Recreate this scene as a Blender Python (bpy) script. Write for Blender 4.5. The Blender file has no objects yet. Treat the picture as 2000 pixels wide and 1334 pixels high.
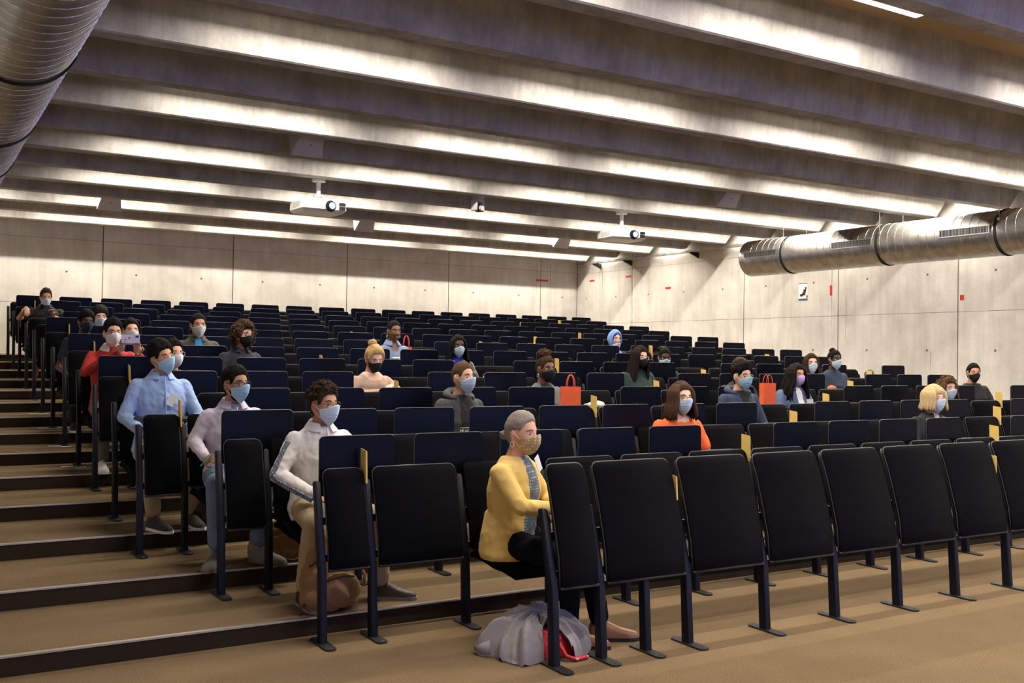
import bpy, math, random
import numpy as np
from mathutils import Matrix, Vector, noise, Euler

random.seed(7)
SC = bpy.context.scene
COL = SC.collection
PI = math.pi

# ------------------------------------------------------------------ camera
YAW, PITCH, ROLL = math.radians(31.2), math.radians(0.84), math.radians(0.86)
CAM = np.array([0.0, 0.0, 1.6])
F_PX = 1960.0
_fw = np.array([math.sin(YAW)*math.cos(PITCH), math.cos(YAW)*math.cos(PITCH), math.sin(PITCH)])
_rt = np.array([math.cos(YAW), -math.sin(YAW), 0.0])
_up = np.cross(_rt, _fw)
_rt, _up = math.cos(ROLL)*_rt+math.sin(ROLL)*_up, -math.sin(ROLL)*_rt+math.cos(ROLL)*_up
cam_data = bpy.data.cameras.new('camera')
cam_data.sensor_width = 36.0
cam_data.lens = F_PX/2000*36
cam_data.clip_start = 0.05
cam_data.clip_end = 200
cam = bpy.data.objects.new('camera', cam_data)
COL.objects.link(cam)
cam.matrix_world = Matrix(((_rt[0], _up[0], -_fw[0], CAM[0]), (_rt[1], _up[1], -_fw[1], CAM[1]),
                           (_rt[2], _up[2], -_fw[2], CAM[2]), (0, 0, 0, 1)))
SC.camera = cam

def in_view(p, margin=90):
    """True when a world point falls inside the frame (used only to leave out seats nobody can see)."""
    d = np.array(p, float)-CAM
    z = d @ _fw
    if z < 0.3:
        return False
    u = 1000+F_PX*(d @ _rt)/z
    v = 667-F_PX*(d @ _up)/z
    return -margin < u < 2000+margin and -margin < v < 1334+margin

# ------------------------------------------------------------------ world, exposure
SC.view_settings.view_transform = 'Standard'
SC.view_settings.look = 'None'
SC.view_settings.gamma = 1.0
SC.view_settings.use_curve_mapping = False
SC.view_settings.exposure = 0.0
world = bpy.data.worlds.new('world')
world.use_nodes = True
world.node_tree.nodes['Background'].inputs[0].default_value = (0.01, 0.01, 0.012, 1)
world.node_tree.nodes['Background'].inputs[1].default_value = 1.0
SC.world = world

# ------------------------------------------------------------------ hall dimensions (metres)
XL, XR = -0.85, 15.68          # side walls
YF, YB = -4.6, 22.5            # front and back wall
ZB, ZC = 4.14, 4.60            # beam soffit and ceiling
BEAM0, BEAMP = 5.88, 1.3165    # front edge of the first lit beam, beam pitch
LAMP_GAPS = [BEAM0-0.46+2*BEAMP*i for i in range(-3, 7)]
LAMP_X = [0.35, 3.25, 6.25, 9.25, 12.25, 14.55]
LAMP_LEN = 2.0
LAMP_W = 53.0
SCREEN_POWER = 5.0

# ceiling luminaires: the light of each tube (its housing is built below)
lamp_light = bpy.data.lights.new('tube_light', 'AREA')
lamp_light.shape = 'RECTANGLE'
lamp_light.size = LAMP_LEN
lamp_light.size_y = 0.055
lamp_light.energy = LAMP_W
lamp_light.color = (1.0, 0.90, 0.765)
lamp_light.spread = math.radians(176)

# ------------------------------------------------------------------ materials
def newmat(name):
    m = bpy.data.materials.new(name)
    m.use_nodes = True
    nt = m.node_tree
    b = nt.nodes['Principled BSDF']
    return m, nt, b

def simple(name, col, rough=0.6, metal=0.0, spec=0.5, bump=0.0, bscale=200, var=0.0, vscale=8, sheen=0.0, emit=None, es=1.0, sss=0.0):
    m, nt, b = newmat(name)
    b.inputs['Base Color'].default_value = (*col, 1)
    b.inputs['Roughness'].default_value = rough
    b.inputs['Metallic'].default_value = metal
    b.inputs['Specular IOR Level'].default_value = spec
    if sheen:
        b.inputs['Sheen Weight'].default_value = sheen
    if sss:
        b.inputs['Subsurface Weight'].default_value = sss
        b.inputs['Subsurface Radius'].default_value = (0.02, 0.008, 0.004)
    if emit:
        b.inputs['Emission Color'].default_value = (*emit, 1)
        b.inputs['Emission Strength'].default_value = es
    tc = nt.nodes.new('ShaderNodeTexCoord')
    if var:
        n = nt.nodes.new('ShaderNodeTexNoise'); n.inputs['Scale'].default_value = vscale; n.inputs['Detail'].default_value = 5
        nt.links.new(tc.outputs['Object'], n.inputs['Vector'])
        mx = nt.nodes.new('ShaderNodeMixRGB'); mx.blend_type = 'MIX'
        mx.inputs[1].default_value = (*[c*(1-var) for c in col], 1)
        mx.inputs[2].default_value = (*[min(1, c*(1+var)) for c in col], 1)
        nt.links.new(n.outputs['Fac'], mx.inputs[0]); nt.links.new(mx.outputs[0], b.inputs['Base Color'])
    if bump:
        n2 = nt.nodes.new('ShaderNodeTexNoise'); n2.inputs['Scale'].default_value = bscale; n2.inputs['Detail'].default_value = 3
        nt.links.new(tc.outputs['Object'], n2.inputs['Vector'])
        bp = nt.nodes.new('ShaderNodeBump'); bp.inputs['Strength'].default_value = bump; bp.inputs['Distance'].default_value = 0.01
        nt.links.new(n2.outputs['Fac'], bp.inputs['Height']); nt.links.new(bp.outputs[0], b.inputs['Normal'])
    return m

def ramp(nt, src, stops):
    r = nt.nodes.new('ShaderNodeValToRGB')
    els = r.color_ramp.elements
    els[0].position, els[0].color = stops[0][0], (*stops[0][1], 1)
    els[1].position, els[1].color = stops[-1][0], (*stops[-1][1], 1)
    for p, c in stops[1:-1]:
        e = els.new(p); e.color = (*c, 1)
    nt.links.new(src, r.inputs['Fac'])
    return r

def concrete(name, light, dark, streak=0.35, stretch=(1, 1, 0.12), bump=0.12):
    """poured concrete: soft clouds, vertical formwork streaks, pores"""
    m, nt, b = newmat(name)
    tc = nt.nodes.new('ShaderNodeTexCoord')
    def nz(scale, detail, st=None, rough=0.55):
        n = nt.nodes.new('ShaderNodeTexNoise'); n.inputs['Scale'].default_value = scale
        n.inputs['Detail'].default_value = detail; n.inputs['Roughness'].default_value = rough
        if st:
            mp = nt.nodes.new('ShaderNodeMapping'); mp.inputs['Scale'].default_value = st
            nt.links.new(tc.outputs['Object'], mp.inputs['Vector']); nt.links.new(mp.outputs[0], n.inputs['Vector'])
        else:
            nt.links.new(tc.outputs['Object'], n.inputs['Vector'])
        return n
    cl = nz(2.6, 9)
    st = nz(6.0, 6, stretch, 0.65)
    fine = nz(60, 3)
    c1 = ramp(nt, cl.outputs['Fac'], [(0.32, dark), (0.62, light)])
    c2 = ramp(nt, st.outputs['Fac'], [(0.30, tuple(1-streak for _ in range(3))), (0.58, (1, 1, 1))])
    mul = nt.nodes.new('ShaderNodeMixRGB'); mul.blend_type = 'MULTIPLY'; mul.inputs[0].default_value = 1
    nt.links.new(c1.outputs[0], mul.inputs[1]); nt.links.new(c2.outputs[0], mul.inputs[2])
    c3 = ramp(nt, fine.outputs['Fac'], [(0.25, (0.86, 0.86, 0.86)), (0.7, (1.05, 1.05, 1.05))])
    mu2 = nt.nodes.new('ShaderNodeMixRGB'); mu2.blend_type = 'MULTIPLY'; mu2.inputs[0].default_value = 0.8
    nt.links.new(mul.outputs[0], mu2.inputs[1]); nt.links.new(c3.outputs[0], mu2.inputs[2])
    nt.links.new(mu2.outputs[0], b.inputs['Base Color'])
    b.inputs['Roughness'].default_value = 0.9
    b.inputs['Specular IOR Level'].default_value = 0.15
    bp = nt.nodes.new('ShaderNodeBump'); bp.inputs['Strength'].default_value = bump; bp.inputs['Distance'].default_value = 0.02
    nt.links.new(fine.outputs['Fac'], bp.inputs['Height']); nt.links.new(bp.outputs[0], b.inputs['Normal'])
    return m

M = {}
M['wall'] = concrete('wall_concrete', (0.62, 0.60, 0.565), (0.52, 0.50, 0.46), 0.16, (1, 1, 0.10))
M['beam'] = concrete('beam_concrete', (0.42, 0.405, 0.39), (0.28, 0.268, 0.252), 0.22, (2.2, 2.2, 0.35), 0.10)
M['joint'] = simple('dark_joint', (0.12, 0.10, 0.08), 0.9)  # dark colour of the joint backing and tie holes
M['rust'] = simple('rust_stain', (0.30, 0.22, 0.13), 0.9, var=0.3, vscale=12)
M['woodwool'] = simple('wood_wool_board', (0.42, 0.31, 0.19), 0.95, bump=0.9, bscale=90, var=0.35, vscale=70)

def carpet_mat():
    m, nt, b = newmat('brown_carpet')
    tc = nt.nodes.new('ShaderNodeTexCoord')
    n = nt.nodes.new('ShaderNodeTexNoise'); n.inputs['Scale'].default_value = 230; n.inputs['Detail'].default_value = 6
    n2 = nt.nodes.new('ShaderNodeTexNoise'); n2.inputs['Scale'].default_value = 2.0; n2.inputs['Detail'].default_value = 4
    for q in (n, n2):
        nt.links.new(tc.outputs['Object'], q.inputs['Vector'])
    r = ramp(nt, n.outputs['Fac'], [(0.30, (0.050, 0.032, 0.016)), (0.52, (0.140, 0.096, 0.053)), (0.74, (0.30, 0.22, 0.13))])
    r2 = ramp(nt, n2.outputs['Fac'], [(0.3, (0.88, 0.88, 0.88)), (0.7, (1.06, 1.06, 1.06))])
    mu = nt.nodes.new('ShaderNodeMixRGB'); mu.blend_type = 'MULTIPLY'; mu.inputs[0].default_value = 1
    nt.links.new(r.outputs[0], mu.inputs[1]); nt.links.new(r2.outputs[0], mu.inputs[2])
    nt.links.new(mu.outputs[0], b.inputs['Base Color'])
    b.inputs['Roughness'].default_value = 0.95
    b.inputs['Specular IOR Level'].default_value = 0.1
    bp = nt.nodes.new('ShaderNodeBump'); bp.inputs['Strength'].default_value = 0.35; bp.inputs['Distance'].default_value = 0.004
    nt.links.new(n.outputs['Fac'], bp.inputs['Height']); nt.links.new(bp.outputs[0], b.inputs['Normal'])
    return m
M['carpet'] = carpet_mat()
M['riser'] = simple('shaded_riser_carpet', (0.030, 0.021, 0.013), 0.95, var=0.35, vscale=120, bump=0.4, bscale=140, spec=0.1)  # same carpet as the treads, darkened to hold the risers' shade
M['nosing'] = simple('aluminium_nosing', (0.62, 0.58, 0.52), 0.35, 0.8)
M['fabric'] = simple('black_fabric', (0.0026, 0.0026, 0.0040), 0.85, bump=0.2, bscale=420, spec=0.06, var=0.15, vscale=60)
M['shell'] = simple('black_shell', (0.008, 0.008, 0.010), 0.5)
M['piping'] = simple('lit_edge_grey', (0.022, 0.021, 0.023), 0.5)  # grey stands in for light caught on the panel edges
M['navy'] = simple('navy_metal', (0.0028, 0.0038, 0.0095), 0.45, 0.0, 0.22)
M['tablet'] = simple('navy_laminate', (0.0009, 0.0022, 0.0076), 0.40, 0.0, 0.12)
M['tabedge'] = simple('tablet_edge', (0.075, 0.068, 0.062), 0.35, 0.2)
M['black'] = simple('black_plastic', (0.012, 0.012, 0.013), 0.4)
M['blackmatte'] = simple('black_matte', (0.006, 0.006, 0.007), 0.9)
M['card'] = simple('yellow_card', (0.72, 0.50, 0.14), 0.8, var=0.06, vscale=20)
M['steel'] = simple('bare_steel', (0.55, 0.56, 0.58), 0.35, 1.0)
M['white'] = simple('white_plastic', (0.80, 0.79, 0.77), 0.35)
M['greyw'] = simple('grey_white_plastic', (0.42, 0.41, 0.42), 0.5)
M['red_tape'] = simple('red_tape', (0.45, 0.03, 0.02), 0.6)
M['paper'] = simple('white_paper', (0.78, 0.77, 0.76), 0.8)
M['orange_paper'] = simple('orange_paper', (0.85, 0.13, 0.035), 0.75, var=0.08, vscale=10)

def duct_mat():
    m, nt, b = newmat('galvanised_duct')
    b.inputs['Metallic'].default_value = 1.0
    b.inputs['Roughness'].default_value = 0.40
    tc = nt.nodes.new('ShaderNodeTexCoord')
    n = nt.nodes.new('ShaderNodeTexNoise'); n.inputs['Scale'].default_value = 7; n.inputs['Detail'].default_value = 4
    nt.links.new(tc.outputs['Object'], n.inputs['Vector'])
    r = ramp(nt, n.outputs['Fac'], [(0.3, (0.36, 0.355, 0.35)), (0.7, (0.56, 0.555, 0.55))])
    nt.links.new(r.outputs[0], b.inputs['Base Color'])
    return m
M['duct'] = duct_mat()
M['duct_seam'] = simple('duct_seam', (0.62, 0.60, 0.58), 0.25, 1.0)
M['lampglow'] = simple('lamp_diffuser', (0.9, 0.9, 0.9), 0.5, emit=(1.0, 0.9, 0.76), es=9.0)
M['lamphouse'] = simple('lamp_housing', (0.55, 0.53, 0.50), 0.5)

# ------------------------------------------------------------------ mesh helpers
class MB:
    """collects shapes in one mesh; each shape may use its own material slot"""
    def __init__(s):
        s.v, s.f, s.mi, s.n = [], [], [], 0
    def add(s, vs, fs, slot=0):
        s.v.extend([tuple(map(float, p)) for p in vs])
        s.f.extend([tuple(int(i)+s.n for i in q) for q in fs])
        s.mi.extend([slot]*len(fs))
        s.n += len(vs)
        return s
    def box(s, x0, x1, y0, y1, z0, z1, slot=0, bev=0.0):
        if bev:
            return s.loft([rrect(x0+bev, x1-bev, y0+bev, y1-bev, z0, bev*.6), rrect(x0, x1, y0, y1, z0+bev, bev),
                           rrect(x0, x1, y0, y1, z1-bev, bev), rrect(x0+bev, x1-bev, y0+bev, y1-bev, z1, bev*.6)], slot=slot)
        v = [(x, y, z) for z in (z0, z1) for x, y in ((x0, y0), (x1, y0), (x1, y1), (x0, y1))]
        return s.add(v, [(3, 2, 1, 0), (4, 5, 6, 7), (0, 1, 5, 4), (1, 2, 6, 5), (2, 3, 7, 6), (3, 0, 4, 7)], slot)
    def hexa(s, pts, slot=0):
        return s.add(pts, [(3, 2, 1, 0), (4, 5, 6, 7), (0, 1, 5, 4), (1, 2, 6, 5), (2, 3, 7, 6), (3, 0, 4, 7)], slot)
    def loft(s, rings, cap=True, slot=0):
        n = len(rings[0]); v = [p for r in rings for p in r]; f = []
        for i in range(len(rings)-1):
            for j in range(n):
                k = (j+1) % n
                f.append((i*n+j, i*n+k, (i+1)*n+k, (i+1)*n+j))
        if cap:
            f.append(tuple(range(n-1, -1, -1))); f.append(tuple((len(rings)-1)*n+j for j in range(n)))
        return s.add(v, f, slot)
    def tube(s, pts, r, seg=8, slot=0, cap=True, closed=False):
        pts = [Vector(p) for p in pts]
        rs = r if isinstance(r, (list, tuple)) else [r]*len(pts)
        rings = []; prev = None
        for i, p in enumerate(pts):
            a = pts[i-1] if i else (pts[-1] if closed else pts[0]); b = pts[(i+1) % len(pts)] if (i < len(pts)-1 or closed) else pts[-1]
            t = (b-a).normalized() if (b-a).length > 1e-9 else Vector((0, 0, 1))
            if prev is None:
                u = t.orthogonal().normalized()
            else:
                u = (prev-t*prev.dot(t)); u = u.normalized() if u.length > 1e-6 else t.orthogonal().normalized()
            prev = u; w = t.cross(u)
            rings.append([tuple(p+(u*math.cos(2*PI*k/seg)+w*math.sin(2*PI*k/seg))*rs[i]) for k in range(seg)])
        if closed:
            rings.append(rings[0]); return s.loft(rings, False, slot)
        return s.loft(rings, cap, slot)
    def ell(s, c, r, rot=None, seg=16, rings=10, slot=0):
        vs = []; R = rot if rot is not None else Matrix.Identity(3)
        for i in range(1, rings):
            th = PI*i/rings
            for j in range(seg):
                ph = 2*PI*j/seg
                vs.append(Vector(c)+R @ Vector((r[0]*math.sin(th)*math.cos(ph), r[1]*math.sin(th)*math.sin(ph), r[2]*math.cos(th))))
        vs.append(Vector(c)+R @ Vector((0, 0, r[2]))); vs.append(Vector(c)+R @ Vector((0, 0, -r[2])))
        f = []
        for i in range(rings-2):
            for j in range(seg):
                k = (j+1) % seg
                f.append((i*seg+j, (i+1)*seg+j, (i+1)*seg+k, i*seg+k))
        a, b = len(vs)-2, len(vs)-1
        for j in range(seg):
            k = (j+1) % seg
            f.append((a, j, k)); f.append((b, (rings-2)*seg+k, (rings-2)*seg+j))
        return s.add(vs, f, slot)
    def caps(s, p0, r0, p1, r1, seg=12, slot=0):
        """tapered capsule"""
        p0, p1 = Vector(p0), Vector(p1); t = (p1-p0).normalized()
        pts, rs = [], []
        for a in (80, 55, 28):
            pts.append(p0-t*r0*math.sin(math.radians(a))); rs.append(r0*math.cos(math.radians(a)))
        pts.append(p0); rs.append(r0); pts.append(p1); rs.append(r1)
        for a in (28, 55, 80):
            pts.append(p1+t*r1*math.sin(math.radians(a))); rs.append(r1*math.cos(math.radians(a)))
        u = t.orthogonal().normalized(); w = t.cross(u)
        return s.loft([[tuple(p+(u*math.cos(2*PI*k/seg)+w*math.sin(2*PI*k/seg))*r) for k in range(seg)] for p, r in zip(pts, rs)], True, slot)
    def mesh(s, name, mats, smooth=None):
        me = bpy.data.meshes.new(name)
        me.from_pydata(s.v, [], s.f)
        me.polygons.foreach_set('material_index', s.mi)
        for m in (mats if isinstance(mats, (list, tuple)) else [mats]):
            me.materials.append(m)
        if smooth is not None:
            me.polygons.foreach_set('use_smooth', [True]*len(me.polygons))
            if smooth < 179:
                me.set_sharp_from_angle(angle=math.radians(smooth))
        me.update()
        return me
    def build(s, name, mats, parent=None, smooth=None, loc=None):
        return obj(name, s.mesh(name, mats, smooth), parent, loc)

def rrect(x0, x1, y0, y1, z, r, n=3):
    pts = []
    for cx, cy, a0 in ((x1-r, y0+r, -90), (x1-r, y1-r, 0), (x0+r, y1-r, 90), (x0+r, y0+r, 180)):
        for k in range(n+1):
            a = math.radians(a0+90*k/n)
            pts.append((cx+r*math.cos(a), cy+r*math.sin(a), z))
    return pts

def obj(name, me, parent=None, loc=None):
    o = bpy.data.objects.new(name, me)
    COL.objects.link(o)
    if parent is not None:
        o.parent = parent
    if loc is not None:
        o.location = loc
    return o

def tag(o, label, cat, group=None, kind=None):
    o['label'] = label
    o['category'] = cat
    if group: o['group'] = group
    if kind: o['kind'] = kind
    return o

def struct(o):
    o['kind'] = 'structure'
    return o

def thing(name, label, cat, loc=(0, 0, 0), rz=0.0, group=None):
    o = bpy.data.objects.new(name, None); COL.objects.link(o)
    o.empty_display_size = 0.1
    o.location = loc; o.rotation_euler = (0, 0, rz)
    return tag(o, label, cat, group)

def dup(root, loc, label, group=None, rz=None):
    r = root.copy(); COL.objects.link(r); r.location = loc
    r['label'] = label
    if rz is not None: r.rotation_euler = (0, 0, rz)
    if group: r['group'] = group
    for ch in list(root.children):
        c = ch.copy(); COL.objects.link(c); c.parent = r
        for g in ch.children:
            d = g.copy(); COL.objects.link(d); d.parent = c
    return r

ORD = ['first', 'second', 'third', 'fourth', 'fifth', 'sixth', 'seventh', 'eighth', 'ninth', 'tenth', 'eleventh', 'twelfth',
       'thirteenth', 'fourteenth', 'fifteenth', 'sixteenth', 'seventeenth', 'eighteenth', 'nineteenth', 'twentieth']

def tread(k):                   # height of the floor behind riser k
    return 0.0 if k < 1 else 0.100+0.108*(k-1)
def row_y(k):                   # line of the seat posts of row k
    return 4.32 if k == 0 else 5.27+0.95*(k-1)
def row_z(k):
    return tread(k-1)

# ------------------------------------------------------------------ the setting
# tiers: one floor object (treads), risers and nosings as their own structure pieces
fl = MB()
fl.box(XL, XR, YF, 5.46, -0.2, 0.0)
for k in range(1, 15):
    y0 = 5.46+0.95*(k-1)
    y1 = y0+0.95 if k < 14 else YB
    fl.box(XL, XR, y0+0.006, y1+0.006, -0.2, tread(k))
struct(fl.build('floor', M['carpet']))
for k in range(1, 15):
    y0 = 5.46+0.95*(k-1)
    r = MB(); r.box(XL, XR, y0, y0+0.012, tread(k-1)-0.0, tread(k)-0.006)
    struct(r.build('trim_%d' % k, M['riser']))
    n = MB(); n.box(XL, XR, y0-0.004, y0+0.028, tread(k)-0.006, tread(k)+0.003)
    struct(n.build('trim_%d' % (k+20), M['nosing']))

def wall(name, axis, at, u0, u1, z0, z1, joints, zj, holes, sign, stains=()):
    """panelled concrete wall: panels with open joints, tie holes as dark cones, rust runs as a material of the panel"""
    mb = MB()
    def bx(a0, a1, d0, d1, c0, c1, slot=0):
        lo, hi = sorted((at+sign*d0, at+sign*d1))
        if axis == 'y': mb.box(a0, a1, lo, hi, c0, c1, slot)
        else: mb.box(lo, hi, a0, a1, c0, c1, slot)
    bx(u0, u1, 0.018, 0.25, z0, z1, 1)
    us = [u0]+sorted(joints)+[u1]
    zs = [z0]+sorted(zj)+[z1]
    g = 0.010
    for i in range(len(us)-1):
        for j in range(len(zs)-1):
            gz = 0.003
            bx(us[i]+g, us[i+1]-g, 0.0, 0.03, zs[j]+(gz if j else 0), zs[j+1]-gz, 0)
    for (u, z) in holes:
        ring = []
        n = 12
        pts = []
        for rr, d in ((0.032, -0.0015), (0.022, -0.0015), (0.015, -0.0012)):
            for k in range(n):
                a = 2*PI*k/n
                q = (u+rr*math.cos(a), at+sign*d, z+rr*math.sin(a)) if axis == 'y' else (at+sign*d, u+rr*math.cos(a), z+rr*math.sin(a))
                pts.append(q)
        fs = []
        for r in range(1, 2):
            for k in range(n):
                fs.append((r*n+k, r*n+(k+1) % n, (r+1)*n+(k+1) % n, (r+1)*n+k))
        fs.append(tuple(2*n+k for k in range(n)))
        mb.add(pts, fs, 1)
    for (u, zt_, zb_, w) in stains:
        n = 9; L = []; Rr = []
        for k in range(n):
            t = k/(n-1); z = zt_+(zb_-zt_)*t
            ww = w*(1-0.7*t)*(0.7+0.6*noise.noise(Vector((u*3, z*2.5, 0)))); cx = u+0.012*noise.noise(Vector((u, z*1.5, 4)))
            L.append((cx-ww, z)); Rr.append((cx+ww, z))
        vs = []
        for (p, z) in L+Rr:
            vs.append((p, at-sign*0.001, z) if axis == 'y' else (at-sign*0.001, p, z))
        mb.add(vs, [(k, k+1, n+k+1, n+k) for k in range(n-1)], 2)
    return struct(mb.build(name, [M['wall'], M['joint'], M['rust']]))

wall('wall_back', 'y', YB, XL, XR, 0.0, 5.2, [0.80, 3.54, 6.28, 9.0, 11.73, 14.49], [2.55, 3.885],
     [(2.84+1.372*i, 3.21) for i in range(-2, 10)]+[(2.84+1.372*i, 1.95) for i in range(-2, 10)], 1,
     [(14.36, 4.1, 3.2, 0.012), (14.80, 4.1, 2.9, 0.012), (14.49, 4.1, 2.2, 0.014), (3.54, 3.4, 2.4, 0.02)])
wall('wall_right', 'x', XR, YF, YB, 0.0, 5.2, [20.07, 16.13, 13.54, 10.92, 8.30, 5.68, 3.06, 0.44, -2.18], [2.49, 3.85],
     [(16.80-1.317*i, 3.175) for i in range(-4, 12)]+[(16.80-1.317*i, 1.815) for i in range(-4, 12)], 1,
     [(21.35, 4.0, 2.9, 0.022), (20.12, 4.0, 2.4, 0.018), (13.70, 3.4, 2.2, 0.012), (9.62, 2.4, 1.6, 0.02), (9.52, 2.1, 1.2, 0.015), (13.35, 2.9, 2.0, 0.012), (11.45, 1.79, 1.3, 0.014)])
wall('wall_left', 'x', XL, YF, YB, 0.0, 5.2, [20.07, 17.4, 14.7, 12.0, 9.3, 6.6, 3.9, 1.2], [2.49, 3.85], [], -1)
wall('wall_front', 'y', YF, XL, XR, 0.0, 5.2, [2, 4.7, 7.4, 10.1, 12.8], [2.49], [], -1)
ce = MB(); ce.box(XL-0.2, XR+0.2, YF-0.2, YB+0.2, ZC, ZC+0.25)
struct(ce.build('ceiling', M['woodwool']))

# concrete ceiling ribs: tapered section, right end cut on the slant before the wall
def beam(i):
    y = BEAM0+BEAMP*(i-1)-(0.035 if i % 2 == 0 else 0.0)
    mb = MB()
    prof = [(y, ZB+0.014), (y+0.014, ZB), (y+0.182, ZB), (y+0.196, ZB+0.014), (y+0.26, ZC+0.02), (y-0.06, ZC+0.02)]
    def ring(xf): return [(xf(z), yy, z) for yy, z in prof]
    mb.loft([ring(lambda z: XL), ring(lambda z: 15.38+(z-ZB)*0.75)])
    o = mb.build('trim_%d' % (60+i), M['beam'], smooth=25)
    return struct(o)
for i in range(-6, 14):
    if BEAM0+BEAMP*(i-1) > YF+0.2:
        beam(i)
lr = MB()                      # last narrow rib where the ceiling meets the side wall
lr.box(15.52, XR, YF, YB, ZC-0.10, ZC+0.02)
struct(lr.build('trim_90', M['beam']))

# luminaires
proto = None; cnt = 0
for gi, gy in enumerate(LAMP_GAPS):
    if gy < YF+0.5: continue
    for xi, gx in enumerate(LAMP_X):
        if abs(gy-(BEAM0-0.46)) < 0.1 and xi in (3, 4, 5):
            if xi == 5: continue
            gx = (10.1, 13.2)[xi-3]
        if xi == 5: gx = 14.50
        if xi == 0 and gy < 17: continue
        lab = 'fluorescent batten, %s from the left in the %s lit gap from the back wall' % (ORD[xi], ORD[len(LAMP_GAPS)-1-gi])
        if proto is None:
            t = thing('ceiling_light', lab, 'light', (gx, gy, ZC), 0, 'fluorescent battens between the ribs')
            h = MB(); L = LAMP_LEN/2
            h.box(-L-0.03, L+0.03, -0.075, 0.075, -0.035, 0.0)
            h.box(-L-0.03, L+0.03, -0.075, -0.065, -0.084, -0.035); h.box(-L-0.03, L+0.03, 0.065, 0.075, -0.084, -0.035)
            h.box(-L-0.03, -L-0.02, -0.065, 0.065, -0.084, -0.035); h.box(L+0.02, L+0.03, -0.065, 0.065, -0.084, -0.035)
            h.build('housing', M['lamphouse'], t)
            d = MB(); d.tube([(-L, 0, -0.040), (L, 0, -0.040)], 0.006, 10); d.build('diffuser', M['lampglow'], t)
            proto = t
        else:
            t = dup(proto, (gx, gy, ZC), lab)
        lo = bpy.data.objects.new('tube_light', lamp_light)
        COL.objects.link(lo); lo.parent = t; lo.location = (0, 0, -0.046)

# projection screens on the front wall, showing a blue slide
M['slide'] = simple('projected_slide', (0.8, 0.8, 0.8), 0.8, emit=(0.20, 0.30, 1.0), es=SCREEN_POWER)
for nm, sx in (('left', 4.4), ('right', 10.2)):
    t = thing('projection_screen', 'wide projection screen with a blue slide, %s one on the front wall' % nm, 'screen', (sx, YF+0.06, 1.35), 0, 'projection screens on the front wall')
    s = MB(); s.box(-2.2, 2.2, -0.015, 0.0, 0, 2.45); s.build('screen_surface', M['slide'], t)
    fr = MB(); fr.box(-2.26, 2.26, -0.055, -0.015, -0.06, 2.51); fr.build('frame', M['black'], t)

# ------------------------------------------------------------------ ducts
DR = 0.348
def duct(name, label, xc, zc, rings, y0, y1, grille_side):
    t = thing(name, label, 'air duct', (xc, 0, zc))
    seg = 64
    mb = MB()
    ys = [y0]+[r for r in rings if y0 < r < y1]+[y1]
    def circ(y, r): return [(r*math.sin(2*PI*k/seg), y, r*math.cos(2*PI*k/seg)) for k in range(seg)]
    mb.loft([circ(y0, DR), circ(y1, DR)], cap=False)
    mb.loft([circ(y0, DR-0.02), circ(y1, DR-0.02)], cap=False)
    mb.build('pipe', M['duct'], t, smooth=60)
    e = MB(); e.loft([circ(y1-0.012, DR-0.004), circ(y1+0.004, DR-0.004)]); e.build('end_cap', M['duct'], t, smooth=40)
    # spiral seam as one long helical lip
    sp = MB(); pts = []; pitch = 0.150; n = int((y1-y0)/pitch*28)
    for i in range(n+1):
        a = 2*PI*i/28; pts.append(((DR+0.0015)*math.sin(a), y0+i*pitch/28, (DR+0.0015)*math.cos(a)))
    sp.tube(pts, 0.0045, 4); sp.build('seam', M['duct_seam'], t, smooth=179)
    for r in rings:
        c = MB()
        for dy in (-0.028, 0.0):
            c.loft([circ(r+dy-0.008, DR+0.002), circ(r+dy-0.006, DR+0.012), circ(r+dy+0.006, DR+0.012), circ(r+dy+0.008, DR+0.002)], cap=False)
        c.build('coupling', M['blackmatte'], t, smooth=60)
        h = MB()
        h.tube([(-0.30*grille_side, r-0.05, 0.18), (-0.30*grille_side, r-0.05, ZB-zc+0.05)], 0.006, 6)
        h.box(-0.30*grille_side-0.02, -0.30*grille_side+0.02, r-0.07, r-0.03, 0.15, 0.19)
        h.build('hanger', M['steel'], t)
        h = MB(); h.tube([(0.30*grille_side, r-0.05, 0.18), (0.30*grille_side, r-0.05, ZB-zc+0.05)], 0.006, 6)
        h.build('hanger', M['steel'], t)
        # supply grille just behind each coupling, towards the hall
        g = MB(); ya, yb_ = r+0.06, r+0.06+0.86
        zc0 = 0.03; xs = -grille_side*(DR+0.004)
        sgn = -grille_side
        g.box(min(xs, xs+sgn*0.02), max(xs, xs+sgn*0.02), ya, yb_, zc0-0.065, zc0-0.050, 0)
        g.box(min(xs, xs+sgn*0.02), max(xs, xs+sgn*0.02), ya, yb_, zc0+0.050, zc0+0.062, 0)
        g.box(min(xs, xs+sgn*0.02), max(xs, xs+sgn*0.02), ya, ya+0.012, zc0-0.05, zc0+0.05, 0)
        g.box(min(xs, xs+sgn*0.02), max(xs, xs+sgn*0.02), yb_-0.012, yb_, zc0-0.05, zc0+0.05, 0)
        q = -grille_side*(DR-0.01)
        g.box(min(q, xs+sgn*0.006), max(q, xs+sgn*0.006), ya, yb_, zc0-0.05, zc0+0.05, 1)
        for k in range(34):
            yy = ya+0.02+k*(0.82/33)
            g.box(min(xs+sgn*0.006, xs+sgn*0.014), max(xs+sgn*0.006, xs+sgn*0.014), yy, yy+0.007, zc0-0.05, zc0+0.05, 0)
        g.build('grille', [M['steel'], M['blackmatte']], t)
    return t
duct('ventilation_duct', 'spiral steel duct with black couplings and side grilles along the right wall', 14.26, 3.59, [13.40, 11.25, 9.10, 6.95, 4.8], -3.5, 14.47, 1)
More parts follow.
